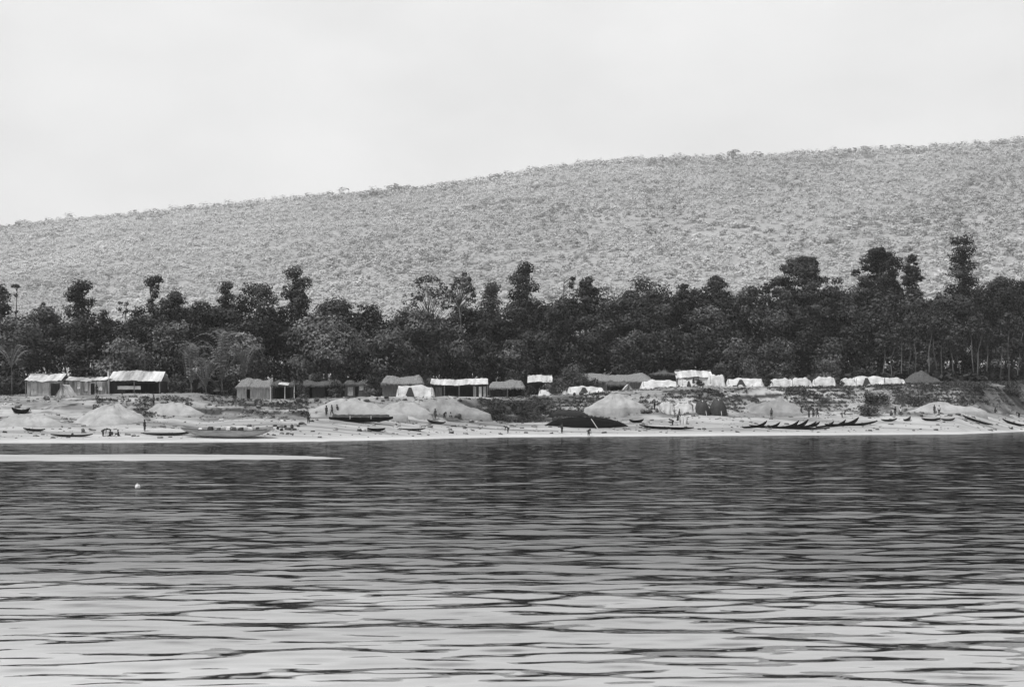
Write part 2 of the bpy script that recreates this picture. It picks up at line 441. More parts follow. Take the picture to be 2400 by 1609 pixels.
# ------------------------------------------------------------------ hills
SKX = np.array([-600, 0, 200, 400, 560, 700, 860, 1000, 1150, 1250, 1400, 1500, 1800, 2000, 2200, 2400, 3000], float)
SKY = np.array([600, 532, 512, 495, 478, 462, 452, 438, 415, 398, 382, 374, 365, 354, 338, 323, 320], float)
HY0, HY1 = 800.0, 3000.0
def hill(X, Y):
    px = 1200 + X / Y * F
    zr = wz(np.interp(px, SKX, SKY), HY1) - 2
    u = (Y - HY0) / (HY1 - HY0)
    z = np.where(u < 1, 9 + (zr - 9) * np.clip(u, 0, 1) ** 1.08, zr - (u - 1) * 150)
    m = sstep(0.02, 0.25, u) * (1 - 0.75 * sstep(0.7, 0.98, u))
    return z + m * (50 * fbm(X * 0.0024 + Y * 0.0008, Y * 0.0015, 131, 4) + 12 * fbm(X * 0.014, Y * 0.008, 141, 3))
hx = np.linspace(-2700, 2700, 300); hy = np.linspace(HY0, 3500, 170)
HX, HYg = np.meshgrid(hx, hy)
tag(add('hill', np_mesh('hill', np.stack([HX, HYg, hill(HX, HYg)], -1).reshape(-1, 3), grid_faces(300, 170), True), M['hill']),
    'long pale wooded hill behind the riverside trees', 'hill', kind='structure')

def leaf_quads(C, nrm, size, aspect=0.55, r=rng):
    """rhombus leaves: centres C (n,3), normals, half length size (n)"""
    n = len(C)
    nrm = nrm / (np.linalg.norm(nrm, axis=1, keepdims=True) + 1e-9)
    a = r.normal(size=(n, 3)); a -= (a * nrm).sum(1, keepdims=True) * nrm
    a /= np.linalg.norm(a, axis=1, keepdims=True) + 1e-9
    b = np.cross(nrm, a)
    s = size[:, None]
    V = np.stack([C - a * s, C - b * s * aspect, C + a * s, C + b * s * aspect], 1).reshape(-1, 3)
    return V, np.arange(4 * n).reshape(-1, 4)

def hill_wood():
    r = np.random.default_rng(77)
    n = 60000
    u = r.uniform(0.0, 1.0, n) ** 0.8
    Y = HY0 + 15 + u * (HY1 + 60 - HY0)
    X = r.uniform(-0.44, 0.44, n) * Y
    d = fbm(X * 0.007, Y * 0.004, 151, 3)
    keep = r.uniform(size=n) < 0.85 + 0.9 * d
    X, Y = X[keep], Y[keep]; n = len(X)
    Z = hill(X, Y)
    H = r.uniform(3.5, 7.5, n) * (1 + 0.5 * (r.uniform(size=n) > 0.95)) * (0.75 + 0.25 * Y / HY1) * np.where((Y > HY1 * .95) & (r.uniform(size=n) < .22), 1.9, 1); W = H * r.uniform(0.55, 0.85, n)
    tone = r.uniform(0.49, 0.58, n) * (0.95 + 0.5 * fbm(X * 0.0035, Y * 0.0018, 191, 4))
    dark = r.uniform(size=n) < 0.07 + 0.16 * (X / Y) + 0.9 * np.clip(fbm(X * 0.010, Y * 0.005, 161, 4), 0, 1)
    tone[dark] = r.uniform(0.15, 0.27, dark.sum()); W[dark] *= 1.25; H[dark] *= 1.15
    k = 30
    D = r.normal(size=(n, k, 3)); D /= np.linalg.norm(D, axis=2, keepdims=True)
    R = r.uniform(0.35, 1.0, (n, k, 1)) ** 0.6
    P = D * R
    C = np.stack([X, Y, Z + H * 0.62], 1)[:, None, :] + P * np.stack([W, W, H * 0.40], 1)[:, None, :]
    nr = D * 0.45 + r.normal(size=D.shape) * 0.25 + np.array([0, -0.25, 0.9])
    V, Fq = leaf_quads(C.reshape(-1, 3), nr.reshape(-1, 3), np.repeat(W * 0.30, k) * r.uniform(0.6, 1.2, n * k), 0.7, r)
    t = np.repeat(np.repeat(tone, k) * r.uniform(0.95, 1.05, n * k), 4)
    # trunks, three-sided
    tr = 0.02 * H + 0.05
    ang = np.array([0, 2.1, 4.2])
    lo = np.stack([X[:, None] + np.cos(ang) * tr[:, None], Y[:, None] + np.sin(ang) * tr[:, None], np.repeat(Z[:, None] - 0.4, 3, 1)], -1)
    hi = np.stack([X[:, None] + np.cos(ang) * tr[:, None] * 0.5, Y[:, None] + np.sin(ang) * tr[:, None] * 0.5, np.repeat((Z + H * 0.6)[:, None], 3, 1)], -1)
    tv = np.concatenate([lo, hi], 1).reshape(-1, 3)
    base = len(V) + np.arange(n)[:, None] * 6
    tf = np.concatenate([np.stack([base[:, 0] + a, base[:, 0] + b, base[:, 0] + b + 3, base[:, 0] + a + 3], 1) for a, b in ((0, 1), (1, 2), (2, 0))])
    me = np_mesh('hillside_woodland', np.concatenate([V, tv]), np.concatenate([Fq, tf]), False, {'tone': np.concatenate([t, np.full(len(tv), 0.25)])})
    tag(add('hillside_woodland', me, M['hilltree']), 'open pale woodland covering the whole hillside', 'woodland', kind='stuff')
hill_wood()

# ------------------------------------------------------------------ riverside trees
def cloud(lobes, r, tone, leaf=0.42, dens=1.0, up=0.45, droop=0.0):
    """leaf quads through a set of lobes (cx,cy,cz,rx,ry,rz)"""
    Vs, Ts = [], []
    for (cx, cy, cz, rx, ry, rz) in lobes:
        area = 4 * PI * ((rx * ry + rx * rz + ry * rz) / 3)
        n = max(14, int(area / (leaf * leaf) * 0.55 * dens))
        D = r.normal(size=(n, 3)); D /= np.linalg.norm(D, axis=1, keepdims=True)
        wob = 1 + 0.30 * np.sin(D[:, 0] * 5 + cx) * np.sin(D[:, 1] * 4 + cy) + 0.18 * np.sin(D[:, 2] * 7 + cz)
        R = (r.uniform(0.3, 1.0, n) ** 0.45 * wob)[:, None]
        C = np.array([cx, cy, cz]) + D * R * np.array([rx, ry, rz])
        nr = D * 1.0 + r.normal(size=(n, 3)) * 0.33 + np.array([0, 0, up])
        V, _ = leaf_quads(C, nr, leaf * r.uniform(0.5, 1.15, n), 0.5, r)
        Vs.append(V)
        lt = tone * (0.35 + 1.5 * r.uniform() ** 1.6)
        Ts.append(np.repeat(lt * r.uniform(0.7, 1.3, n), 4))
    V = np.concatenate(Vs); T = np.concatenate(Ts)
    return V, np.arange(len(V)).reshape(-1, 4), T

def crown_lobes(kind, r, W, zt, zb):
    """lobes in tree-local coordinates, W crown width, zt/zb crown top and bottom"""
    H = zt - zb; out = []
    if kind == 'broad':
        n = int(np.clip(W * H * 0.32, 12, 34))
        for i in range(n):
            a = r.uniform(0, 2 * PI); q = r.uniform(-0.9, 0.98); rad = math.sqrt(max(0, 1 - q * q)) * r.uniform(0.55, 1.0)
            s = r.uniform(0.10, 0.25) * min(W, H * 1.3) + 0.2
            out.append(((W / 2 - s * 0.8) * rad * math.cos(a), (W / 2 - s * 0.8) * rad * math.sin(a), zb + H / 2 + q * (H / 2 - s * 0.6), s, s, s * 0.72))
    elif kind == 'lobed':
        n = max(5, int(H / (W * 0.17))); side = 1
        for i in range(n):
            q = i / (n - 1); wq = W / 2 * (1.05 - 0.45 * q ** 1.3); s = W * (0.27 - 0.08 * q) * r.uniform(0.8, 1.2)
            z = zb + q * (H - s * 0.6); side = -side
            out.append((side * (wq - s * 0.9) * r.uniform(0.55, 1), r.uniform(-0.3, 0.3) * wq, z, s, s, s * 0.7))
            out.append((r.uniform(-0.2, 0.2) * wq, r.uniform(-0.3, 0.3) * wq, z + r.uniform(-.3, .3), s * 0.85, s * 0.9, s * 0.9))
    elif kind == 'column':
        n = max(6, int(H / 0.9))
        for i in range(n):
            q = i / (n - 1); s = W / 2 * r.uniform(0.5, 0.85)
            if 0.55 < q < 0.85 and r.uniform() < 0.5: s *= 0.6
            out.append((r.uniform(-.25, .25) * W, r.uniform(-.2, .2) * W, zb + q * (H - s * 0.5), s, s, s * 0.7))
        out.append((0, 0, zt - W * 0.25, W * 0.55, W * 0.5, W * 0.25))
    elif kind == 'sparse':
        n = int(np.clip(W * H * 1.1, 40, 150))
        for i in range(n):
            a = r.uniform(0, 2 * PI); q = r.uniform(-0.95, 1.0); rad = math.sqrt(max(0, 1 - q * q)) * r.uniform(0.0, 1.0) ** .6
            s = r.uniform(0.5, 1.0) * (0.55 + W * 0.075)
            wq = W / 2 * (1 - 0.35 * max(q, 0)) * (1 + 0.3 * math.sin(a * 2 + q * 3))
            out.append(((wq - s * 0.6) * rad * math.cos(a), (wq - s * 0.6) * rad * math.sin(a), zb + H / 2 + q * (H / 2 - s * 0.5), s * 1.25, s * 1.1, s * 0.7))
    elif kind == 'tuft':
        for i in range(5):
            out.append((r.uniform(-.35, .35) * W, r.uniform(-.3, .3) * W, zt - r.uniform(0.1, 0.5) * H, W * .24, W * .24, W * .17))
        out.append((W * 0.2, 0, zb, W * .2, W * .2, W * .15))
    elif kind == 'fan':
        for i in range(90):
            a = r.uniform(0.12, PI - 0.12); q = r.uniform(0.35, 1.0) ** .7
            out.append((math.cos(a) * W / 2 * q, r.uniform(-.3, .3) * W / 2, zb + math.sin(a) * H * q, 0.7, 0.6, 0.5))
    return out

def make_tree(px, top, wpx, bot, dY, kind, label, tone=0.06, name='tree', pale=False, lean=0.0, leaf=0.40, dens=1.0, group='trees along the river bank'):
    Y5 = float(levels(np.array([px]))[4][0])
    Y = Y5 + dY; X = wx(px, Y); z0 = gz(X, Y) - 0.1
    r = np.random.default_rng(int(px * 13 + top * 7 + wpx))
    zt, zb, W = wz(top, Y) - z0, max(wz(bot, Y) - z0, 0.3), wpx / F * Y
    t = root(name, label, 'tree', (X, Y, z0), r.uniform(-0.3, 0.3), group)
    lobes = crown_lobes(kind, r, W, zt, zb)
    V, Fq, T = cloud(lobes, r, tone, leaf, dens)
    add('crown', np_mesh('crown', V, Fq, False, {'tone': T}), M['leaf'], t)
    lean_ = r.normal(); mb = MB(); Hc = zb + (zt - zb) * (0.75 if kind != 'fan' else 0.12); r0 = 0.012 * zt + 0.06
    if kind == 'tuft' or name == 'slender_tree': r0 *= 0.6
    ax = [Vector((r.normal() * 0.35 * q + 0.04 * Hc * lean_ * q + 0.25 * math.sin(q * 4 + px), r.normal() * 0.3 * q, Hc * q)) for q in (0, .25, .5, .75, 1)]
    mb.tube(ax, [r0 * 1.3, r0, r0 * .85, r0 * .65, r0 * .35], 7)
    idx = r.permutation(len(lobes))[: (34 if kind == 'fan' else 9)]
    for i in idx:
        c = Vector(lobes[i][:3])
        zq = min(max(0.45, (c.z - (0.35 if kind != 'fan' else 0.5) * W) / Hc), 0.97); k = zq * 4; j = int(k); st = ax[j].lerp(ax[min(j + 1, 4)], k - j)
        md = st.lerp(c, 0.55) + Vector((0, 0, 0.12 * W * (0.3 if kind == 'fan' else 1)))
        lk = .45 if kind in ('fan', 'sparse') else 1.0
        mb.tube([st, md, c], [r0 * .42 * lk, r0 * .28 * lk, r0 * .08 * lk], 5)
    mb.build('trunk', M['palebark'] if pale else M['bark'], t, True)
    return t

TREES = [
 # px, top, width, crown bottom, depth behind tree line, crown type, tone, label
 (4, 668, 62, 790, 14, 'lobed', .040, 'tall dark lobed tree cut by the left edge of the photo'),
 (34, 658, 26, 690, 26, 'tuft', .035, 'thin stem with one dark tuft just right of the leftmost lobed tree'),
 (40, 728, 130, 870, 6, 'broad', .075, 'broad grey tree behind the young palm at the left edge'),
 (108, 714, 96, 860, 16, 'broad', .065, 'rounded grey tree behind the hut with a plain white roof'),
 (96, 700, 24, 722, 30, 'tuft', .040, 'small dark tuft on a thin stem above the rounded grey tree at left'),
 (188, 658, 82, 800, 9, 'lobed', .036, 'tall dark tree with rounded lobes, above the streaked cloth hut'),
 (206, 740, 92, 880, 5, 'broad', .040, 'dark leafy tree directly behind the streaked cloth hut'),
 (243, 726, 40, 800, 18, 'lobed', .042, 'small dark lobed tree right of the tall lobed tree at left'),
 (289, 700, 26, 742, 34, 'tuft', .040, 'thin bare stem ending in a dark tuft, above the patchy roofed shed'),
 (322, 712, 56, 830, 14, 'broad', .050, 'rounded dark tree at the foot of the slim columnar tree'),
 (362, 645, 38, 770, 22, 'column', .035, 'slim columnar tree with a flared top, tallest above the patchy roofed shed'),
 (285, 786, 124, 905, 0, 'broad', .085, 'low pale leafy tree behind the long patchy roofed shed'),
 (410, 682, 66, 760, 16, 'sparse', .048, 'loose open crowned tree just right of the slim columnar tree'),
 (400, 742, 110, 860, 8, 'broad', .070, 'grey leafy tree between the patchy roofed shed and the banana plants'),
 (472, 702, 80, 840, 12, 'broad', .045, 'dark tree above the tall banana plants'),
 (530, 660, 52, 760, 17, 'lobed', .040, 'dark tree with two knobbly lobes on top, above the banana plants'),
 (600, 660, 128, 830, 10, 'broad', .042, 'large dark domed tree left of the big knobbly tree'),
 (575, 775, 110, 890, 1, 'broad', .080, 'low pale leafy tree directly behind the arching fronds'),
 (698, 627, 88, 775, 13, 'lobed', .033, 'very dark knobbly tree standing highest left of the photo centre'),
 (672, 770, 70, 880, 8, 'broad', .036, 'dark shaded tree under the very dark knobbly tree'),
 (790, 698, 110, 800, 20, 'broad', .045, 'dark topped tree rising behind the big pale spreading tree'),
 (765, 738, 205, 885, 3, 'broad', .092, 'big pale spreading tree left of the photo centre, widest crown of all'),
 (862, 704, 80, 820, 17, 'broad', .050, 'tree with small bumps on top between the pale spreading tree and the fan shaped tree'),
 (905, 778, 120, 890, 4, 'broad', .070, 'low grey tree behind the low grey thatched roof'),
 (1004, 645, 128, 735, 16, 'fan', .060, 'nearly bare tree with branches spread like a fan'),
 (1084, 634, 62, 720, 24, 'fan', .075, 'pale thin branched tree just right of the fan shaped tree'),
 (960, 722, 150, 870, 8, 'broad', .058, 'broad tree right under the fan shaped tree'),
 (1050, 748, 120, 880, 6, 'broad', .062, 'grey tree behind the long hut with a bright roof'),
 (1148, 662, 72, 790, 15, 'lobed', .045, 'lobed tree left of the drooping dark tree at the centre'),
 (1132, 770, 80, 890, 5, 'broad', .045, 'dark tree behind the round bush on the thatched hut'),
 (1226, 617, 82, 770, 13, 'lobed', .030, 'tall very dark drooping tree at the centre of the photo'),
 (1205, 790, 90, 890, 2, 'broad', .060, 'low tree behind the round bush near the photo centre'),
 (1300, 690, 96, 850, 12, 'broad', .045, 'domed dark tree just right of the drooping central tree'),
 (1335, 630, 30, 690, 25, 'tuft', .035, 'thin stem with a dark tuft right of the drooping central tree'),
 (1376, 648, 52, 730, 19, 'sparse', .038, 'two tufted sparse tree right of the photo centre'),
 (1270, 770, 110, 890, 6, 'broad', .036, 'deeply shaded tree behind the white roofed hut near the centre'),
 (1395, 716, 110, 870, 9, 'broad', .045, 'dark tree below the two tufted sparse tree'),
 (1510, 646, 160, 830, 12, 'broad', .045, 'great dark domed tree right of the photo centre'),
 (1480, 780, 110, 890, 3, 'broad', .062, 'low leaning leafy tree under the great dark domed tree'),
 (1602, 664, 52, 790, 18, 'sparse', .040, 'narrow flat topped tree right of the great dark domed tree'),
 (1575, 760, 110, 885, 5, 'broad', .036, 'dark shaded tree behind the small dark shed'),
 (1678, 645, 58, 760, 20, 'sparse', .055, 'spiky grey topped tree above the white roofed hut with tarps'),
 (1660, 712, 130, 860, 10, 'broad', .056, 'grey leafy tree behind the white roofed hut with tarps'),
 (1752, 668, 100, 830, 14, 'broad', .052, 'rounded tree left of the large leafy tree at right'),
 (1725, 790, 90, 880, 3, 'broad', .060, 'low tree behind the bushes between the white tents'),
 (1884, 600, 146, 770, 13, 'sparse', .045, 'large leafy tree with an uneven crown, third tallest at the right'),
 (1860, 712, 150, 850, 8, 'broad', .050, 'broad tree under the large uneven leafy tree'),
 (1820, 790, 100, 885, 3, 'broad', .058, 'low tree behind the squarish white tents'),
 (1968, 690, 104, 840, 12, 'broad', .050, 'domed tree between the two tallest open crowns at right'),
 (1930, 788, 100, 880, 3, 'broad', .064, 'low tree with big leaves behind the white tents at right'),
 (2062, 577, 98, 700, 15, 'sparse', .036, 'tall open tree with an arching crown, second tallest at the right'),
 (2060, 686, 100, 820, 11, 'broad', .044, 'dark tree under the tall arching open tree'),
 (2138, 596, 44, 730, 19, 'sparse', .042, 'slender spiky tree between the arching tree and the tallest tree'),
 (2140, 690, 110, 820, 9, 'broad', .046, 'dark tree under the slender spiky tree'),
 (2256, 554, 78, 710, 14, 'lobed', .034, 'tallest tree in the photo, a narrow dark crown at right'),
 (2230, 686, 120, 800, 9, 'broad', .048, 'grey leafy tree under the tallest tree'),
 (2338, 642, 108, 790, 12, 'broad', .040, 'rounded dark tree right of the tallest tree'),
 (2394, 652, 70, 830, 8, 'broad', .028, 'nearly black tree cut by the right edge of the photo'),
]
for (px, top, wp, bot, dY, kind, tone, lab) in TREES:
    lf = 0.36 if kind in ('sparse', 'lobed', 'tuft') else 0.42
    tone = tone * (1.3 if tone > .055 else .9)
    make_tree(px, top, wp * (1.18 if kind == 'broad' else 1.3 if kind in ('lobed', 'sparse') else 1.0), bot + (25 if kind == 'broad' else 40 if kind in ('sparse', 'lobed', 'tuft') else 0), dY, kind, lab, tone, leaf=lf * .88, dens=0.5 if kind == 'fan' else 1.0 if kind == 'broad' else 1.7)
CLX = [0, 150, 270, 400, 560, 700, 860, 1000, 1100, 1250, 1400, 1550, 1700, 1900, 2100, 2400]
CLY = [728, 738, 742, 712, 695, 732, 716, 714, 720, 706, 678, 660, 662, 660, 664, 662]
rr = random.Random(21)
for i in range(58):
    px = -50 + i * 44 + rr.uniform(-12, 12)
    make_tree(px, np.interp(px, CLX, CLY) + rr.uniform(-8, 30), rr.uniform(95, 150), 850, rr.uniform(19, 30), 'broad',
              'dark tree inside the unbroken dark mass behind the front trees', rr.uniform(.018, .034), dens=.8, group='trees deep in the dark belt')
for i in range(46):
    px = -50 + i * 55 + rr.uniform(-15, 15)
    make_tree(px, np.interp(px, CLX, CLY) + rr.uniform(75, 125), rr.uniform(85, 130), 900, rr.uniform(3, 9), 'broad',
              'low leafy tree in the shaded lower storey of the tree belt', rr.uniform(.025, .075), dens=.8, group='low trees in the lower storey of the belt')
# slender pale trunks at the right end of the belt
rs_ = random.Random(5)
for i in range(17):
    px = 2066 + i * 21 + rs_.uniform(-7, 7); top = rs_.uniform(728, 770)
    make_tree(px, top, rs_.uniform(36, 54), top + rs_.uniform(45, 70), -3.5 - (i % 3) * 1.2, 'sparse', 'slender pale trunked tree in the thin stand behind the right bank', 0.05,
              'slender_tree', True, leaf=0.34, group='slender pale trunked trees at the right')

def bush(px, py_base, top, wpx, label, tone=0.06, Y=None, name='bush', leaf=0.24, squash=1.0, cat='bush', group='bushes on the bank'):
    p = ground_at(px, py_base) if Y is None else Vector((wx(px, Y), Y, gz(wx(px, Y), Y)))
    Y = p.y; r = np.random.default_rng(int(px * 3 + top))
    H = max(wz(top, Y) - p.z, 0.5); W = wpx / F * Y
    t = root(name, label, cat, p, 0, group)
    lob = []
    for i in range(12):
        a = r.uniform(0, 2 * PI); q = r.uniform(0.1, 1); s = 0.24 * min(W, H * 1.4) * r.uniform(0.7, 1.2)
        rad = math.sqrt(max(0.05, 1 - q * q))
        lob.append(((W / 2 - s) * rad * math.cos(a), (W / 2 - s) * rad * math.sin(a), max(s * 0.5, q * (H - s * 0.7)), s, s, s * 0.8))
    V, Fq, T = cloud(lob, r, tone, leaf)
    add('foliage', np_mesh('foliage', V, Fq, False, {'tone': T}), M['leaf'], t)
    mb = MB()
    for i in range(5):
        c = Vector(lob[i][:3]); mb.tube([(0, 0, -0.1), c * 0.5 + Vector((0, 0, 0.1)), c], [0.06, 0.045, 0.02], 5)
    mb.build('stem', M['bark'], t)
    return t
def Yh(px, d=0.0): return float(levels(np.array([float(px)]))[3][0]) + d
BUSHES = [
 (16, 925, 872, 80, .042, 6, 'dark bush at the left edge below the young palm'),
 (164, 925, 886, 46, .045, 3, 'dark bush between the white A-frame tent and the streaked cloth'),
 (415, 915, 872, 60, .055, 8, 'pale leafed bush right of the patchy roofed shed'),
 (545, 925, 880, 60, .045, 6, 'dark bush at the left end of the grey thatched hut'),
 (745, 920, 872, 74, .060, 8, 'grey bush behind the dark open shelter'),
 (872, 930, 874, 50, .060, -1, 'round domed bush left of the low grey thatched roof'),
 (1202, 915, 858, 66, .075, 6, 'round pale leafed bush above the dark walled thatched hut'),
 (1120, 900, 868, 40, .050, 9, 'small bush behind the right end of the bright roofed hut'),
 (1300, 912, 878, 80, .060, 5, 'grey bush at the right of the small white roof'),
 (1345, 890, 842, 92, .085, 9, 'pale layered bush right of the photo centre'),
 (1690, 890, 845, 50, .075, 9, 'pale bush behind the right end of the white roofed hut'),
 (1755, 890, 836, 70, .085, 10, 'speckled pale bush above the sagging white tent'),
 (1840, 890, 850, 56, .075, 10, 'round bush behind the two square white tents'),
 (1935, 885, 838, 80, .080, 10, 'big leafed bush behind the white tents at right'),
 (2018, 890, 860, 40, .060, 10, 'small bush above the long white tent at right'),
]
BUSHES += [
 (706, 915, 886, 36, .05, -1.5, 'small bush at the left end of the long dark walled hut'),
 (786, 915, 884, 44, .05, -1.5, 'grey bush hiding the right end of the long dark walled hut'),
 (1000, 920, 884, 30, .04, 4, 'dark bush between the white draped tent and the bright roofed hut'),
 (1240, 925, 896, 34, .05, -2, 'bush between the dark walled thatched hut and the low white tarp'),
 (1302, 905, 884, 44, .055, 0, 'dark weedy bush above the low white tarp'),
 (1392, 900, 884, 44, .06, 2, 'bush in front of the very long thatched roof'),
 (1640, 905, 888, 26, .05, -2, 'small dark bush in front of the white roofed hut with tarps'),
 (1798, 905, 886, 26, .045, 1, 'dark bush between the sagging tent and the narrow white tarp'),
 (1970, 905, 888, 24, .045, 1, 'dark bush between the right square tent and the raised corner tent'),
]
for (px, pb, top, wp, tone, d, lab) in BUSHES:
    bush(px, pb, top, wp, lab, tone, Yh(px, d))

# ------------------------------------------------------------------ fronded plants
def frond_mesh(Lf, arch, r, wl=0.45):
    mb = MB(); pts = []
    for i in range(11):
        q = i / 10
        pts.append(Vector((Lf * (0.75 * q), 0, Lf * (math.sin(q * PI * arch) * 0.55 + 0.25 * q * (1 - q)))))
    mb.tube(pts, [0.05 * (1 - 0.8 * i / 10) for i in range(11)], 5)
    for i in range(1, 11):
        for s in (-1, 1):
            for k in range(2):
                q = (i - 0.5 * k) / 10; j = int(min(q * 10, 9)); p = pts[j].lerp(pts[j + 1], q * 10 - j)
                w_ = wl * math.sin(PI * min(0.98, q * 0.85 + 0.12)) * r.uniform(0.8, 1.1)
                tip = p + Vector((0.25 * w_, s * w_, -0.45 * w_)); d = Vector((0.09, 0, 0))
                b = len(mb.v)
                mb.v += [tuple(p - d), tuple(p + d), tuple(tip + d * .3), tuple(tip - d * .3)]; mb.f.append((b, b + 1, b + 2, b + 3))
    return mb
M['frond'] = mat('frond', 0.15, 0.35, 1.5, 0.5, 0.4)
def fronds(px, base_py, Lpx, n, label, name, trunk_px=0, up=0.5, d=2.0, cat='palm'):
    Y = Yh(px, d); X = wx(px, Y); z0 = gz(X, Y); r = np.random.default_rng(int(abs(px)))
    t = root(name, label, cat, (X, Y, z0), 0, 'fronded plants by the huts')
    hz = max(wz(base_py, Y) - z0, 0.5)
    MB().tube([(0, 0, -0.2), (0.1, 0, hz * 0.5), (0, 0, hz)], [0.16, 0.13, 0.10], 8).build('trunk', M['bark'], t, True)
    Lf = Lpx / F * Y
    ms = [frond_mesh(Lf * q, a, r, 0.32 * Lf * 0.25 + 0.08).mesh('frond') for q, a in ((1, .62), (.85, .5), (1.1, .8))]
    for i in range(n):
        a = 2 * PI * i / n + r.uniform(-.25, .25); 
        add('frond', ms[i % 3], M['frond'], t, (0, 0, hz), (0, -r.uniform(0.1, up), a))
    return t
fronds(27, 862, 72, 11, 'young palm with thin pale fronds at the left edge', 'palm', up=0.35, d=1)
fronds(448, 899, 108, 20, 'upright banana plant with pale leaves right of the patchy roofed shed', 'banana_plant', up=1.15, d=4, cat='banana plant')
fronds(520, 892, 135, 22, 'tallest banana plant with spiky leaves behind the grey thatched hut', 'banana_plant', up=1.0, d=6, cat='banana plant')
fronds(572, 880, 95, 13, 'palm with long arching pale fronds above the grey thatched hut', 'palm', up=0.55, d=7)
fronds(482, 908, 80, 16, 'low dark banana clump at the sand edge', 'banana_plant', up=0.9, d=1, cat='banana plant')

# ------------------------------------------------------------------ undergrowth and plants on the bank
def scatter_plants(name, label, region, n, hgt, tone, seed, blades=9, dmin=None):
    """region: list of (px0,px1,t0,t1) in distance t behind the waterline"""
    r = np.random.default_rng(seed); Cs = []
    for (p0, p1, t0, t1, wgt) in region:
        m = int(n * wgt); px = r.uniform(p0, p1, m); t = r.uniform(t0, t1, m)
        Y = levels(px)[0] + t; X = wx(px, Y)
        k = fbm(X * 0.12, Y * 0.2, seed, 3) > -0.10
        Cs.append(np.stack([X[k], Y[k]], 1))
    P = np.concatenate(Cs); X, Y = P[:, 0], P[:, 1]; Z = terrain(X, Y); m = len(X)
    H = hgt * r.uniform(0.4, 1.3, m) * (0.6 + 0.9 * vnoise(X * 0.2, Y * 0.3, seed + 3))
    D = r.normal(size=(m, blades, 3)); D[:, :, 2] = np.abs(D[:, :, 2]); D /= np.linalg.norm(D, axis=2, keepdims=True)
    C = np.stack([X, Y, Z + H * 0.15], 1)[:, None, :] + D * (H[:, None, None] * np.array([0.9, 0.9, 0.8]) * r.uniform(0.4, 1, (m, blades, 1)))
    nr = D * 0.6 + r.normal(size=D.shape) * 0.5 + np.array([0, 0, 0.3])
    V, Fq = leaf_quads(C.reshape(-1, 3), nr.reshape(-1, 3), np.repeat(H * 0.42, blades) * r.uniform(0.6, 1.2, m * blades), 0.5, r)
    T = np.repeat(np.repeat(tone * r.uniform(0.6, 1.4, m), blades), 4)
    tag(add(name, np_mesh(name, V, Fq, False, {'tone': T}), M['grass']), label, 'plants', kind='stuff')
scatter_plants('undergrowth', 'dense dark undergrowth at the foot of the riverside trees', [(-60, 2460, 64, 80, .5), (-60, 2460, 80, 125, .5)], 9000, 2.4, 0.040, 301, 14)
scatter_plants('bank_weeds', 'dark low weeds growing on the eroded bank',
               [(1120, 1430, 26, 40, .26), (470, 720, 27, 38, .12), (1640, 2000, 29, 38, .12), (2050, 2430, 30, 52, .75), (1500, 2060, 30, 36, .10), (1780, 2060, 38, 46, .05), (220, 460, 28, 38, .07), (1130, 1260, 27, 38, .14)], 8000, 0.42, 0.07, 311, 10)
scatter_plants('scattered_weeds', 'small weeds and litter dotted over the upper bank', [(440, 2440, 24, 50, .65), (1380, 2440, 28, 48, .4), (-40, 440, 26, 50, .05)], 5200, 0.26, 0.08, 321, 9)
def rubble():
    r = np.random.default_rng(404); n = 5200
    px = r.uniform(-40, 2440, n); t = r.uniform(21, 50, n); Y = levels(px)[0] + t; X = wx(px, Y)
    k = (fbm(X * 0.10, Y * 0.18, 411, 3) > 0.02) & ((px > 440) | (r.uniform(size=n) < .35)); X, Y = X[k], Y[k]; n = len(X)
    pb = r.uniform(-40, 2440, 900); Yb = levels(pb)[0] + r.uniform(4, 24, 900); X = np.concatenate([X, wx(pb, Yb)]); Y = np.concatenate([Y, Yb]); n = len(X)
    Z = terrain(X, Y); sz = 0.10 + 0.42 * r.uniform(size=n) ** 3
    D = np.array([(-1, -1, -.6), (1, -1, -.6), (1, 1, -.6), (-1, 1, -.6), (-.6, -.7, .6), (.7, -.5, .7), (.6, .7, .5), (-.7, .6, .6)]) * 0.6
    V = np.stack([X, Y, Z + sz * .15], 1)[:, None, :] + (D[None] * np.array([1.5, 1, .8]) + r.normal(size=(n, 8, 3)) * .16) * sz[:, None, None]
    Fb = np.array([(0, 3, 2, 1), (4, 5, 6, 7), (0, 1, 5, 4), (1, 2, 6, 5), (2, 3, 7, 6), (3, 0, 4, 7)])
    Fq = (np.arange(n)[:, None, None] * 8 + Fb[None]).reshape(-1, 4)
    T = np.repeat(np.where(r.uniform(size=n) < .9, r.uniform(.05, .20, n), r.uniform(.35, .5, n)), 8)
    tag(add('rubble', np_mesh('rubble', V.reshape(-1, 3), Fq, False, {'tone': T}), M['grass']), 'stones, clods and litter strewn over the bank and beach', 'rubble', kind='stuff')
rubble()

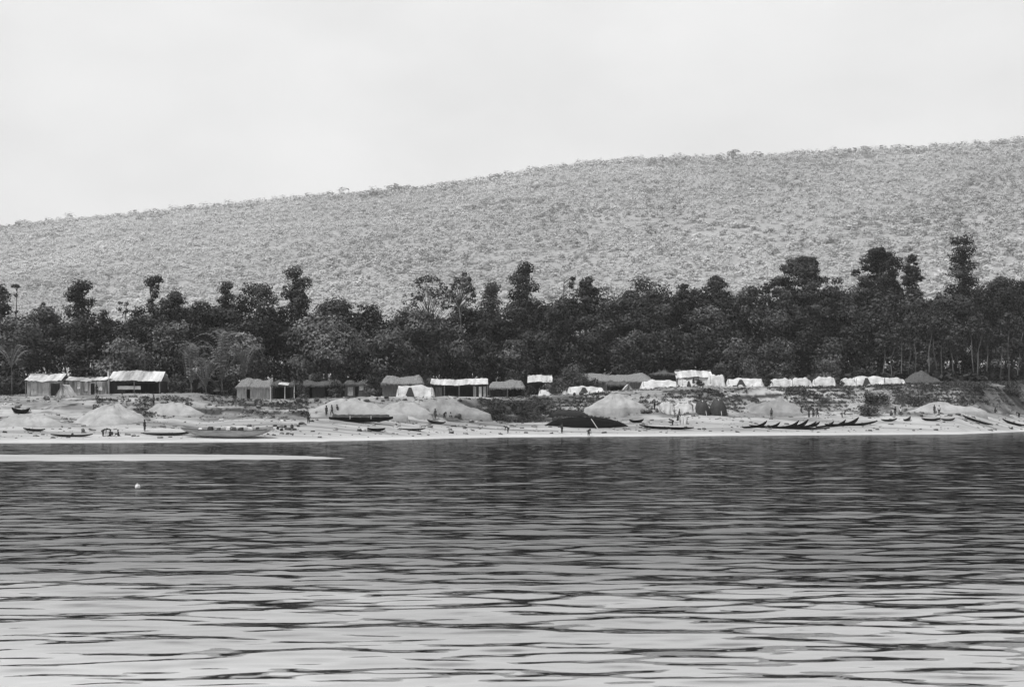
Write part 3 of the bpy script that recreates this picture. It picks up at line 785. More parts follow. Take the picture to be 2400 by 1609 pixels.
# ------------------------------------------------------------------ sand heaps
def heap(px, py_base, top, wpx, depth, label, m='sand', skew=0.0, Y=None):
    p = ground_at(px, py_base) if Y is None else Vector((wx(px, Y), Y, gz(wx(px, Y), Y)))
    R = wpx / 2 / F * p.y; H = wz(top, p.y) - p.z
    V = []; nr, na = 26, 84
    for i in range(nr + 1):
        q = i / nr
        for k in range(na):
            a = 2 * PI * k / na
            rr = R * q * (1 + 0.14 * math.sin(2 * a + px) + 0.09 * math.sin(5 * a + px * 2))
            x, y = rr * math.cos(a) + skew * R * (1 - q), rr * math.sin(a) * depth
            z = (H + 0.5) * (1 - (0.35 * q * q + 0.65 * q) * 0.98) - 0.5 + (1.35 * float(fbm(x * .42 + px, y * .42, 5)) + 0.6 * float(fbm(a * 3.5 + px, q * 1.2, 8))) * min(1, 4 * (1 - q)) * (0.5 + 0.25 * H)
            if q < 0.2: z -= (0.2 - q) ** 2 * H * 3.2
            g = gz(p.x + x, p.y + y) - p.z
            if q > 0.97: z = g - 0.3
            else: z = max(z, g - 0.3 * q)
            V.append((x, y, z))
    Fq = [(i * na + k, i * na + (k + 1) % na, (i + 1) * na + (k + 1) % na, (i + 1) * na + k) for i in range(nr) for k in range(na)]
    me = np_mesh('sand_heap', V, Fq, True)
    return tag(add('sand_heap', me, M[m], None, p), label, 'sand heap', 'sand heaps on the beach')
heap(1038, 966, 927, 196, 0.42, 'largest sand heap, with people and poles at its foot, near the centre', m='greysand', skew=-0.15)
heap(830, 966, 926, 220, 0.4, 'wide pale sand heap behind the long dark covered boat', skew=-0.15)
heap(945, 968, 938, 140, 0.4, 'smaller sand slope between the two big sand heaps')
heap(262, 986, 944, 200, 0.8, 'rough sand heap below the white A-frame tent', skew=0.05)
heap(70, 992, 970, 170, 0.7, 'low smooth sand heap at the left edge')
heap(400, 964, 938, 180, 0.4, 'tall pale sand heap below the patchy roofed shed', skew=0.1)
heap(1440, 952, 924, 130, 0.8, 'pale slope of tipped sand right of the weedy bank')
heap(1800, 962, 934, 210, 0.4, 'grey sand heap behind the standing person at right', m='greysand', skew=0.2)
heap(2210, 960, 943, 220, 0.28, 'broad pale sand heap behind the pair standing at right')

# ------------------------------------------------------------------ huts and tents
def frame_at(px0, px1, base_py, Y):
    return wx((px0 + px1) / 2, Y), (px1 - px0) / F * Y
def corr_sheet(mb, p00, p10, p01, p11, n=24, amp=0.03, th=0.03, r=None, sag=0.0):
    """corrugated roof plane between front edge p00-p10 and back edge p01-p11"""
    P = []
    for j in range(5):
        v = j / 4; row = []
        wv = r.uniform(0, 6) if r and j == 0 else (wv if j else 0)
        for i in range(n + 1):
            u = i / n
            a = Vector(p00).lerp(Vector(p10), u); b = Vector(p01).lerp(Vector(p11), u); q = a.lerp(b, v)
            q.z += amp * math.sin(i * PI) + amp * (1 if i % 2 else -1) - sag * math.sin(PI * v) * 0.5 + (r.uniform(-.05, .05) + .11 * math.sin(u * 7 + wv) + .05 * math.sin(u * 19 + wv) if r else 0)
            row.append(q)
        P.append(row)
    mb.sheet(P, th)

def hut(px0, px1, top, eave, base, label, name='hut', roof='metal', wall='mudwall', d=0.0, depth=4.0, openings=(), rz=0.0, posts=(), extra=None, overhang=0.25, wall_from=0.0, wall_to=1.0, postmat='pole', gable=False):
    Y = Yh((px0 + px1) / 2, d); X, Wd = frame_at(px0, px1, base, Y)
    z0 = min(gz(X - Wd / 2, Y), gz(X, Y), gz(X + Wd / 2, Y)) - 0.1
    he, hr = wz(eave, Y) - z0, wz(top, Y + depth / 2) - z0
    r = random.Random(int(px0))
    t = root(name, label, 'hut', (X, Y, z0), rz, 'huts on the bank')
    hw = Wd / 2 - overhang
    # roof: front slope and back slope, thin sheets
    if roof in ('thatch', 'darkthatch'):
        P = []
        for j in range(13):
            v = j / 12; row = []
            for i in range(33):
                u = i / 32; x = -Wd / 2 + Wd * u; y = -overhang - 0.2 + v * (depth + 2 * overhang + 0.4)
                s = 1 - abs(2 * v - 1); e = min(1, min(u, 1 - u) / (0.12 if not gable else 0.5))
                hh = he + (hr - he) * min(s * 1.1, 1) ** 0.8 * e ** 0.55 + .16 * math.sin(u * 8 + px0) * (0.3 + s) + .07 * math.sin(u * 21 + v * 4)
                row.append((x + r.uniform(-.06, .06), y + r.uniform(-.05, .05), hh + r.uniform(-.08, .08)))
            P.append(row)
        mb = MB(); mb.sheet(P, 0.22)
        ro = mb.build('roof', M[roof], t)
        fr = MB()
        for i in range(int(Wd * 9)):
            x = r.uniform(-Wd / 2, Wd / 2); l = r.uniform(0.2, 0.5); b = len(fr.v); y = -overhang - 0.22
            zz = he - 0.02 if not gable else he + (hr - he) * 0.0
            fr.v += [(x, y, zz), (x + .06, y, zz), (x + .08 + r.uniform(-.1, .1), y - .08, zz - l), (x + .03, y - .06, zz - l)]; fr.f.append((b, b + 1, b + 2, b + 3))
        fr.build('thatch_fringe', M[roof], ro)
    else:
        mb = MB(); n = max(10, int(Wd / 0.4))
        yr = depth / 2
        corr_sheet(mb, (-Wd / 2, -overhang - .3, he), (Wd / 2, -overhang - .3, he + r.uniform(-.1, .1)), (-Wd / 2 + .1, yr, hr), (Wd / 2 - .1, yr, hr + r.uniform(-.08, .08)), n, r=r, sag=0.08)
        corr_sheet(mb, (-Wd / 2 + .1, yr + .02, hr - .02), (Wd / 2 - .1, yr + .02, hr - .02), (-Wd / 2, depth + overhang + .3, he), (Wd / 2, depth + overhang + .3, he), n, r=r)
        mb.build('roof', M[roof], t)
    # walls
    wl = MB(); wh = he - 0.06
    x0, x1 = -hw + 2 * hw * wall_from, -hw + 2 * hw * wall_to
    cuts = sorted([(-hw + 2 * hw * a, -hw + 2 * hw * b) for a, b in openings]); c = x0
    for a, b in cuts + [(x1, x1)]:
        if a - c > 0.05: wl.box(((c + a) / 2, 0.05, wh / 2), (a - c, 0.10, wh))
        if b > a: wl.box(((a + b) / 2, 0.05, wh - 0.2), (b - a - .004, 0.10, 0.4))
        c = b
    wl.box((-hw + .06, depth / 2 + .1, wh / 2), (0.10, depth - .2, wh)); wl.box((hw - .06, depth / 2 + .1, wh / 2), (0.10, depth - .2, wh))
    wl.box((0, depth - .04, wh / 2), (2 * hw - .3, 0.10, wh))
    wl.build('wall', M[wall], t)
    for u in posts:
        x = -Wd / 2 + Wd * u
        MB().tube([(x, -overhang - .15, -0.2), (x + r.uniform(-.05, .05), -overhang - .15, he * .5), (x, -overhang - .15, he + .0)], 0.075, 7).build('post', M[postmat], t)
    if extra: extra(t, hw, he, hr, depth)
    return t

def panel(name, m, u0, u1, v0, v1, y=-0.06, tilt=0.0):
    def f(t, hw, he, hr, depth):
        mb = MB(); x0, x1 = -hw + 2 * hw * u0, -hw + 2 * hw * u1; r = random.Random(int(u0 * 100))
        P = [[(x0 + (x1 - x0) * i / 8, y - tilt * (1 - j / 5) + 0.04 * math.sin(i * 1.7 + j), he * (v0 + (v1 - v0) * j / 5) + r.uniform(-.04, .04)) for i in range(9)] for j in range(6)]
        Q = [[(a, b + .03, c) for a, b, c in row] for row in P]
        mb.quad_grid(P).quad_grid([list(reversed(q)) for q in Q])
        mb.build(name, M[m], t)
    return f
def many(*fs):
    def f(*a):
        for g in fs: g(*a)
    return f

hut(60, 146, 876, 892, 926, 'low hut with a plain white metal roof at the left', roof='metal', wall='palewall', openings=((.70, .98),), d=-1, depth=5, posts=(.03, .68, .97),
    extra=many(panel('cloth_panel', 'greycloth', .12, .3, .1, .85), panel('cloth_panel', 'greycloth', .46, .68, .05, .9)))
hut(150, 252, 884, 892, 926, 'low shelter hung with streaked grey and white cloths', roof='rustmetal', wall='stripecloth', openings=((.62, .72),), d=0, depth=4,
    extra=many(panel('hanging_cloth', 'cloth', .30, .38, .45, .98, -.1, .2), panel('hanging_cloth', 'cloth', .48, .56, .3, .98, -.1, .1), panel('hanging_cloth', 'cloth', .78, .92, .35, .95, -.1, .2)))
hut(253, 380, 869, 892, 926, 'long open shed with a patchy grey roof and a white corner post', roof='rustmetal', wall='darkwall', d=1, depth=5, overhang=.35, posts=(.5, .97), openings=((.30, .95),),
    extra=many(panel('white_cloth', 'cloth', .16, .62, .38, .62, -.25), lambda t, hw, he, hr, dp: MB().tube([(-hw - .1, -.5, -.3), (-hw - .12, -.5, hr * .98)], .16, 8).build('white_post', M['palepole'], t)))
hut(552, 640, 888, 906, 938, 'grey thatched hut with pale mat wall beside the banana plants', roof='thatch', wall='palewall', openings=((.28, .38),), d=1, depth=4.5, posts=(.98,))
hut(634, 692, 893, 902, 936, 'dark open shelter with a slanting white roof sheet', roof='darkthatch', wall='darkwall', openings=((.12, .85),), d=0, depth=3.5, posts=(.02, .6, .98), postmat='palepole',
    extra=lambda t, hw, he, hr, dp: MB().sheet([[(-hw * .35, -.9, he + .16), (hw * .55, -.9, he - .05)], [(-hw * .35, .5, he + .55), (hw * .55, .5, he + .38)]], .04).build('roof_sheet', M['metal'], t))
hut(692, 800, 892, 902, 934, 'long dark walled hut with a low wavy grass roof', roof='darkthatch', wall='darkwall', openings=((.3, .36), (.66, .72)), d=1, depth=4,
    extra=many(panel('leaning_board', 'palewall', .03, .06, 0, .6, -.1, .3),))
hut(805, 868, 892, 900, 934, 'small patched hut with white rags on its front beside the domed bush', roof='darkthatch', wall='mudwall', openings=((.42, .56),), d=1, depth=3.5,
    extra=many(panel('rag', 'cloth', .60, .78, .58, .95, -.1, .1), panel('rag', 'greycloth', .12, .34, .2, .8, -.1, .1)))
hut(893, 992, 881, 898, 930, 'low grey thatched roof behind the white draped tent', roof='thatch', wall='mudwall', d=5, depth=5, openings=((.4, .5),))
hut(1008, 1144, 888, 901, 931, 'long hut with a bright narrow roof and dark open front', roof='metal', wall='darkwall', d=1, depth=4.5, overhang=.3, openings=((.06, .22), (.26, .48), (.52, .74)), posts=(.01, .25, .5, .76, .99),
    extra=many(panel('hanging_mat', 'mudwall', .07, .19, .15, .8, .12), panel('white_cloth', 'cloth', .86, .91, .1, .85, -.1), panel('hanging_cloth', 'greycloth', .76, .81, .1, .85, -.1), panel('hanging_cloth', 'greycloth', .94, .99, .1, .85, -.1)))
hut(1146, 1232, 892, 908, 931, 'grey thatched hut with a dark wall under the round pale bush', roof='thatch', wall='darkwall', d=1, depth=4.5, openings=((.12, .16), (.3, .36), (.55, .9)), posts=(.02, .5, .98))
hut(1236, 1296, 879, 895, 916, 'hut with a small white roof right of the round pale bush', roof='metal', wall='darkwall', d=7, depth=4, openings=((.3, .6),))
hut(1345, 1532, 876, 893, 915, 'very long low thatched roof right of the photo centre', roof='thatch', wall='mudwall', d=9, depth=6, openings=((.1, .2), (.5, .6)))
hut(1420, 1470, 893, 901, 920, 'small dark booth with an open front left of the tiny white tent', roof='darkthatch', wall='darkwall', d=2, depth=3, openings=((.2, .8),), posts=(.02, .98))
hut(1524, 1586, 872, 876, 893, 'small dark shed left of the white roofed hut', roof='darkthatch', wall='darkwall', d=9, depth=4, openings=((.25, .3),))
hut(1584, 1672, 868, 884, 903, 'hut with a big pale roof draped in white tarps', roof='metal', wall='palewall', d=6, depth=6, openings=((.1, .4), (.55, .62)), posts=(.05, .5, .95),
    extra=many(panel('hanging_tarp', 'cloth', .02, .2, .2, .95, -.3, .5), panel('hanging_tarp', 'cloth', .62, .98, .2, .95, -.3, .3)))
hut(2122, 2212, 869, 897, 906, 'dark pitched thatched hut standing alone at the right', roof='darkthatch', wall='darkwall', d=3, depth=5, gable=True, openings=((.4, .55),))

def tent(px0, px1, top, base, label, m='cloth', d=-3.0, depth=3.0, kind='drape', name='tent', cat='tent', open_front=False, sag=0.25, ridge_end=False):
    Y = Yh((px0 + px1) / 2, d); X = wx((px0 + px1) / 2, Y); Wd = (px1 - px0) / F * Y
    z0 = gz(X, Y) - 0.15; H = wz(top, Y) - z0; r = np.random.default_rng(int(abs(px0) * 7 + px1))
    t = root(name, label, cat, (X, Y, z0), float(r.uniform(-.12, .12)), 'white tents and tarps on the bank')
    nx, ny = 30, 22; mb = MB()
    if kind == 'aframe':           # triangular front, ridge running away from the river
        P = []
        for j in range(ny + 1):
            v = j / ny; row = []
            for i in range(nx + 1):
                u = 2 * i / nx - 1
                row.append((u * Wd / 2, v * depth, H * (1 - abs(u)) + 0.05 * math.sin(u * 9 + v * 5) - sag * 0.4 * math.sin(PI * v) * (1 - abs(u))))
            P.append(row)
        mb.sheet(P, 0.03); mb.build('canvas', M[m], t, True)
        fb = MB(); g = -0.42 if open_front else 0.0
        for s in (-1, 1):
            x_in = s * 0.16 * Wd if open_front else 0.0
            Q = [[(s * Wd / 2 * 0.97 * (1 - k / 8) + x_in * (k / 8) * 0.0 + (x_in - s * Wd / 2 * .97) * (q / 6) * (1 - k / 8), .10 + 0.06 * math.sin(q * 2 + k), (H - .12) * (k / 8) * 1.0 if q == 0 else (H - .12) * (k / 8)) for q in range(7)] for k in range(9)]
            fb.quad_grid(Q)
        fb.build('front_flap', M['cloth'], t)
        MB().tube([(0, -.03, -.2), (0, -.03, H + .15)], .05, 6).build('pole', M['pole'], t)
    elif kind == 'heap':
        P = [[(math.cos(2 * PI * i / 28) * Wd / 2 * math.sin(PI / 2 * j / 12) ** .8 * (1 + .12 * math.sin(i * 1.35)), depth / 2 + math.sin(2 * PI * i / 28) * depth / 2 * math.sin(PI / 2 * j / 12),
               (H + .3) * math.cos(PI / 2 * j / 12) ** .8 - .3 + 0.12 * math.sin(i * 1.35 + j * .6) * (j > 1)) for i in range(29)] for j in range(13)]
        mb.quad_grid(P); mb.build('tarp', M[m], t, True)
        MB().tube([(Wd * .2, -.1, -.1), (Wd * .1, depth * .2, H * .75), (0, depth * .4, H + .02)], .06, 6).build('rope', M['palepole'], t)
    else:                           # cloth draped over a low frame: ridge along the river with a sag
        P = []; ph = r.uniform(0, 6)
        ends = [0.55 + 0.45 * r.uniform(), 0.55 + 0.45 * r.uniform()]
        for j in range(ny + 1):
            v = 2 * j / ny - 1; row = []
            for i in range(nx + 1):
                u = 2 * i / nx - 1
                edge = min(1.0, (1 - abs(u)) / 0.13 + 0.02) ** 0.6
                prof = (1 - max(0, abs(v) - 0.22) / 0.78) ** 0.75
                top_ = H * (1 - 0.10 * abs(math.sin(u * 3.2 + ph))) * (1 - (1 - ends[0 if u < 0 else 1]) * abs(u) ** 3)
                zz = top_ * prof * edge + 0.06 * math.sin(u * 14 + v * 3 + ph) * prof - sag * 0.35 * math.sin(PI * (u + 1) * 1.5) ** 2 * prof
                row.append((u * Wd / 2 + 0.05 * math.sin(v * 8), depth / 2 + v * depth / 2 + 0.12 * math.sin(u * 9 + ph) * (1 - prof), max(zz, -0.05)))
            P.append(row)
        mb.sheet(P, 0.03); mb.build('canvas', M[m], t, True)
        for u in (-.42, .42):
            MB().tube([(u * Wd, depth * .12, -.2), (u * Wd * 1.04, depth * .05, H * .85)], .05, 6).build('pole', M['pole'], t)
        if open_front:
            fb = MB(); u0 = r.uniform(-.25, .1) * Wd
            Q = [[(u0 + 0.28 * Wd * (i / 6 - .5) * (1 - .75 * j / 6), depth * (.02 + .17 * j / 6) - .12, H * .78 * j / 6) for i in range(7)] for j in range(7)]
            fb.quad_grid(Q); fb.build('doorway', M['darkcloth'], t)  # dark sheet over the closed canvas, standing in for the shade of an opening
    return t
tent(124, 170, 900, 938, 'white A-frame tent with a grey front below the white roofed hut', kind='aframe', d=-5)
tent(-8, 30, 943, 972, 'white tarp heap cut by the left edge of the photo', d=-14, depth=4)
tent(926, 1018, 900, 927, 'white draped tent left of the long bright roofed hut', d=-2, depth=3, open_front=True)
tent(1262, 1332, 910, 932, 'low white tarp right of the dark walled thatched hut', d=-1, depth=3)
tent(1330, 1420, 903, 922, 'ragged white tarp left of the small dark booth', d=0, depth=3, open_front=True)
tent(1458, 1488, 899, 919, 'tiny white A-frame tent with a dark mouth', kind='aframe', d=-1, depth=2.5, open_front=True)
tent(1502, 1592, 888, 909, 'wide slanting white tarp below the small dark shed', d=1, depth=4)
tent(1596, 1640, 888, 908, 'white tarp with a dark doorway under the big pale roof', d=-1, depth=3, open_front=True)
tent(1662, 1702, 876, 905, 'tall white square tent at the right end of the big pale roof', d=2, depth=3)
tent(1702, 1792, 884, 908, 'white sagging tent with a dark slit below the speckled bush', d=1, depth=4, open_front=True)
tent(1806, 1862, 885, 906, 'narrow white tarp left of the two square white tents', d=2, depth=3)
tent(1854, 1908, 883, 911, 'left one of the two square white tents', d=-2, depth=3, sag=.05)
tent(1906, 1962, 881, 906, 'right one of the two square white tents', d=1, depth=3, sag=.05)
tent(1972, 2010, 884, 906, 'small white tent with a raised corner left of the long white tent', d=2, depth=3)
tent(1998, 2078, 879, 905, 'long white tent with a dark slanting slit at right', d=1, depth=4, open_front=True)
tent(2070, 2128, 883, 907, 'white tent with a grey end touching the dark pitched hut', d=0, depth=3)
tent(1544, 1580, 940, 962, 'white sheet hung beside a dark bundle on the beach', d=-21, depth=1.6, sag=.25)
tent(1578, 1626, 943, 962, 'white sheet spread on the bank left of the dark covered heaps', d=-21, depth=2.5)
tent(1622, 1652, 943, 962, 'small white sheet touching the dark covered heaps', d=-22, depth=1.5)
tent(1630, 1668, 938, 966, 'left dark covered heap on the beach', 'darkcloth', d=-23, depth=3.5, kind='heap', name='covered_heap', cat='covered heap')
tent(1664, 1704, 935, 967, 'right dark covered heap on the beach', 'darkcloth', d=-23.5, depth=3.5, kind='heap', name='covered_heap', cat='covered heap')
tent(2176, 2212, 911, 923, 'small white sheet lying on the weedy bank at right', d=-9, depth=2)
tent(1592, 1612, 972, 990, 'small white cloth held up beside the low dark canoe', d=-34, depth=1)

# ------------------------------------------------------------------ boats
def hull_mesh(Lh, B, H, rise=0.5, rs=0.35, th=0.05, n=28, m=10, rock=0.55, rp=3.2):
    V = []; 
    def ring(s, off):
        q = abs(s); hb = max(B / 2 * (1 - q ** 2.4) ** 0.75, 0.05) - off
        ri = rise if s > 0 else rs
        zs = H + ri * q ** 2.6; zk = (ri + H * rock) * q ** rp + off
        hb = max(hb, 0.02); out = []
        for k in range(m + 1):
            a = PI * k / m; c = math.cos(a); sn = math.sin(a)
            y = -hb * (abs(c) ** 0.75) * (1 if c > 0 else -1); z = zs - (zs - min(zk, zs - .02)) * sn ** 0.8
            out.append((s * Lh / 2 * (1 + 0.0), y, z))
        return out
    mb = MB()
    ss = [math.sin((i / n - 0.5) * PI) for i in range(n + 1)]
    O = [ring(s, 0) for s in ss]; I = [ring(s * 0.985, th) for s in ss]
    mb.quad_grid(O); mb.quad_grid([list(reversed(r)) for r in I])
    for k in (0, m):
        mb.quad_grid([[r[k] for r in O], [r[k] for r in I]])
    mb.quad_grid([O[0], I[0]]); mb.quad_grid([O[-1], I[-1]])
    return mb
def boat(label, loc, rot, Lh, B, H, m='boatwood', rise=.5, rs=.35, thwarts=3, name='canoe', cat='canoe', group='canoes on the beach', extra=None):
    t = root(name, label, cat, loc, 0, group, rot)
    add('hull', hull_mesh(Lh, B, H, rise, rs).mesh('hull', True), M[m], t)
    for i in range(thwarts):
        s = -0.55 + 1.1 * (i / max(1, thwarts - 1)); hb = B * (1 - abs(s) ** 2.4) ** .75
        MB().box((s * Lh / 2, 0, H * .82), (0.22, hb * .96, .05)).build('thwart', M[m], t)
    if extra: extra(t)
    return t
def at(px, py, dz=0.0):
    p = ground_at(px, py); p.z += dz; return p
def slope_rot(p, rz, Lh, roll=0.0, lift=0.0):
    d = Vector((math.cos(rz), math.sin(rz))) * Lh * .4
    a, b = gz(p.x + d.x, p.y + d.y), gz(p.x - d.x, p.y - d.y)
    return (roll, -math.atan2(a - b, Lh * .8) - lift, rz), (a + b) / 2
def beach_boat(px, py, lpx, label, rz=0.0, roll=0.0, dz=0.0, lift=0.0, level=False, **k):
    p = at(px, py); Lh = lpx / F * p.y / max(0.25, abs(math.cos(rz)))
    rot, zm = slope_rot(p, rz, Lh, roll, lift)
    if level: rot = (roll, -lift, rz)
    return boat(label, (p.x, p.y, zm + dz), rot, Lh, **k)

# big tarred boats lying keel up in the centre
def keel_boat(px, py, lpx, hpx, label, m, rz, B):   # keel up
    p = at(px, py); Lh = lpx / F * p.y; H = hpx / F * p.y
    t = root('overturned_boat', label, 'boat', (p.x, p.y, p.z + H * 0.93), 0, 'overturned boats at the centre', (PI + 0.18, 0.035, rz))
    add('hull', hull_mesh(Lh, B, H * .95, 0.05, 0.05, .06, rock=.96, rp=3.0).mesh('hull', True), M[m], t)
    MB().tube([(-Lh * .36, 0, H * .34), (-Lh * .2, 0, H * .05), (0, 0, -.03), (Lh * .2, 0, H * .05), (Lh * .36, 0, H * .34)], .06, 6).build('keel', M[m], t)
    return t
keel_boat(1380, 999, 206, 23, 'great black overturned boat in the middle of the beach', 'tar', 0.03, 3.2)
keel_boat(1335, 974, 104, 18, 'smaller grey overturned boat behind the great black one', 'boatwood', 0.12, 2.2)
p = at(1402, 1004); q = at(1402, 1004)
tag(MB().tube([(0, 0, -.1), (-1.2, .5, 1.75)], .07, 6).build('pole', M['palepole'], None, loc=p), 'white pole leaning against the great black overturned boat', 'pole')
# big pale boat at left
def cargo(t):
    r = random.Random(4)
    for i in range(8):
        x = -3.5 + i * 1.15 + r.uniform(-.3, .3)
        MB().box((x, r.uniform(-.3, .3), 1.25), (r.uniform(.4, .8), .8, r.uniform(.25, .5)), r.uniform(-.3, .3), .75, .05).build('cargo', M['goods'] if i % 3 else M['sack'], t)
    MB().tube([(-6.3, -1.36, 1.42), (-3, -1.62, 1.25), (3, -1.62, 1.25), (6.0, -1.32, 1.4)], .05, 6).build('gunwale', M['boatwood'], t)
beach_boat(532, 1024, 214, 'big pale plank boat with a dark rim beached at the left', rz=0.06, roll=0.12, m='paleboat', B=3.2, H=1.15, rise=.6, rs=.5, thwarts=5, name='boat', cat='boat', group='large boats on the beach', extra=cargo)
def mats(t):
    for s in (-1.7, 1.7):
        MB().box((s, 0, .80), (.10, 1.50, .50), 0, 1).build('white_band', M['palepole'], t)
    P = [[(-4.6 + 9.2 * i / 20, -.70 + 1.4 * j / 8, .85 + .42 * math.sin(PI * j / 8) + .05 * math.sin(i * 2.1)) for i in range(21)] for j in range(9)]
    MB().sheet(P, .04).build('cover', M['darkcloth'], t, True)
beach_boat(846, 990, 150, 'long black covered boat with two white bands in front of the wide sand heap', rz=0.02, level=True, m='tar', B=1.5, H=.8, rise=.15, rs=.1, thwarts=2, name='boat', cat='boat', group='large boats on the beach', extra=mats)
beach_boat(398, 1020, 122, 'slim dark canoe with a raised bow beside the big pale boat', rz=0.15, m='boatwood', B=.9, H=.35, rise=.55, rs=.08)
beach_boat(168, 1022, 100, 'slim grey canoe lying flat on the sand at left', rz=-0.03, m='boatwood', B=.8, H=.3, rise=.2, rs=.08)
beach_boat(80, 1008, 48, 'short dark canoe with a lumpy load at the far left', rz=0.2, m='boatwood', B=.9, H=.32, rise=.15, rs=.1)
beach_boat(48, 962, 44, 'small black boat beside the white tarp at the left edge', rz=-0.1, m='tar', B=1.2, H=.6, rise=.4, rs=.3)
beach_boat(882, 1010, 42, 'short fat black canoe in front of the covered boat', rz=0.05, level=True, m='tar', B=1.1, H=.45, rise=.1, rs=.15)
beach_boat(966, 1008, 62, 'thin flat black canoe in front of the largest sand heap', rz=0.05, level=True, m='tar', B=.9, H=.28, rise=.15, rs=.15)
beach_boat(1022, 992, 44, 'small grey canoe at the foot of the largest sand heap', rz=-0.15, m='boatwood', B=.8, H=.4, rise=.2, rs=.2)
beach_boat(1562, 1004, 128, 'low dark canoe with an upturned front right of the great black boat', rz=PI + 0.0, m='tar', B=1.0, H=.42, rise=.35, rs=.1)
beach_boat(1492, 990, 34, 'small dark canoe just right of the great black boat', rz=0.1, m='tar', B=.9, H=.5, rise=.2, rs=.2)
ROW = [(1772, 1003), (1808, 1003), (1848, 1003), (1868, 1002), (1892, 1002), (1904, 1001), (1936, 1001), (1964, 999), (1986, 997)]
for i, (px, py) in enumerate(ROW):
    p = at(px, py)
    rz = 0.60 + 0.12 * math.sin(i * 3.1)
    Lh = 6.2
    rot, zm = slope_rot(p, rz, Lh, 0.08 * math.sin(i * 1.7), 0.03)
    loc = (p.x, p.y + 1.0, zm)
    lab = 'dark slender canoe with an upswept bow in the row drawn up at the right'
    if i == 0: proto = boat(lab, loc, rot, Lh, 0.95, .45, 'tar', .75, .1, 3, group='row of canoes drawn up at the right')
    else: dup(proto, loc, rot, lab, 'row of canoes drawn up at the right', (random.uniform(.75, 1.15),) * 3)
beach_boat(1850, 1004, 190, 'long black canoe lying along the water below the row of bows', rz=0.02, m='tar', B=.9, H=.36, rise=.15, rs=.1)
beach_boat(1995, 996, 128, 'long black canoe at the right end of the row, bow pointing right', rz=0.12, m='tar', B=1.0, H=.42, rise=.5, rs=.1)
beach_boat(2084, 987, 40, 'small grey canoe just past the row of canoes', rz=0.15, m='boatwood', B=.8, H=.35, rise=.25, rs=.1)
beach_boat(2126, 985, 22, 'single canoe bow poking up at a slant below the pair of standing people', rz=0.6, m='boatwood', B=.8, H=.35, rise=.5, rs=.1)
beach_boat(2182, 985, 46, 'dark canoe in front of the pair standing on the broad sand heap', rz=0.1, m='tar', B=.9, H=.4, rise=.25, rs=.1)
beach_boat(2222, 985, 36, 'pale edged grey canoe right of the pair on the sand heap', rz=0.25, m='boatwood', B=.8, H=.35, rise=.25, rs=.1)
beach_boat(2290, 988, 74, 'thin dark canoe lying along the white sand at right', rz=PI - 0.04, m='tar', B=.85, H=.38, rise=.2, rs=.1)
beach_boat(2376, 994, 56, 'black canoe nearest the right edge of the photo', rz=-0.10, m='tar', B=.95, H=.42, rise=.2, rs=.25)

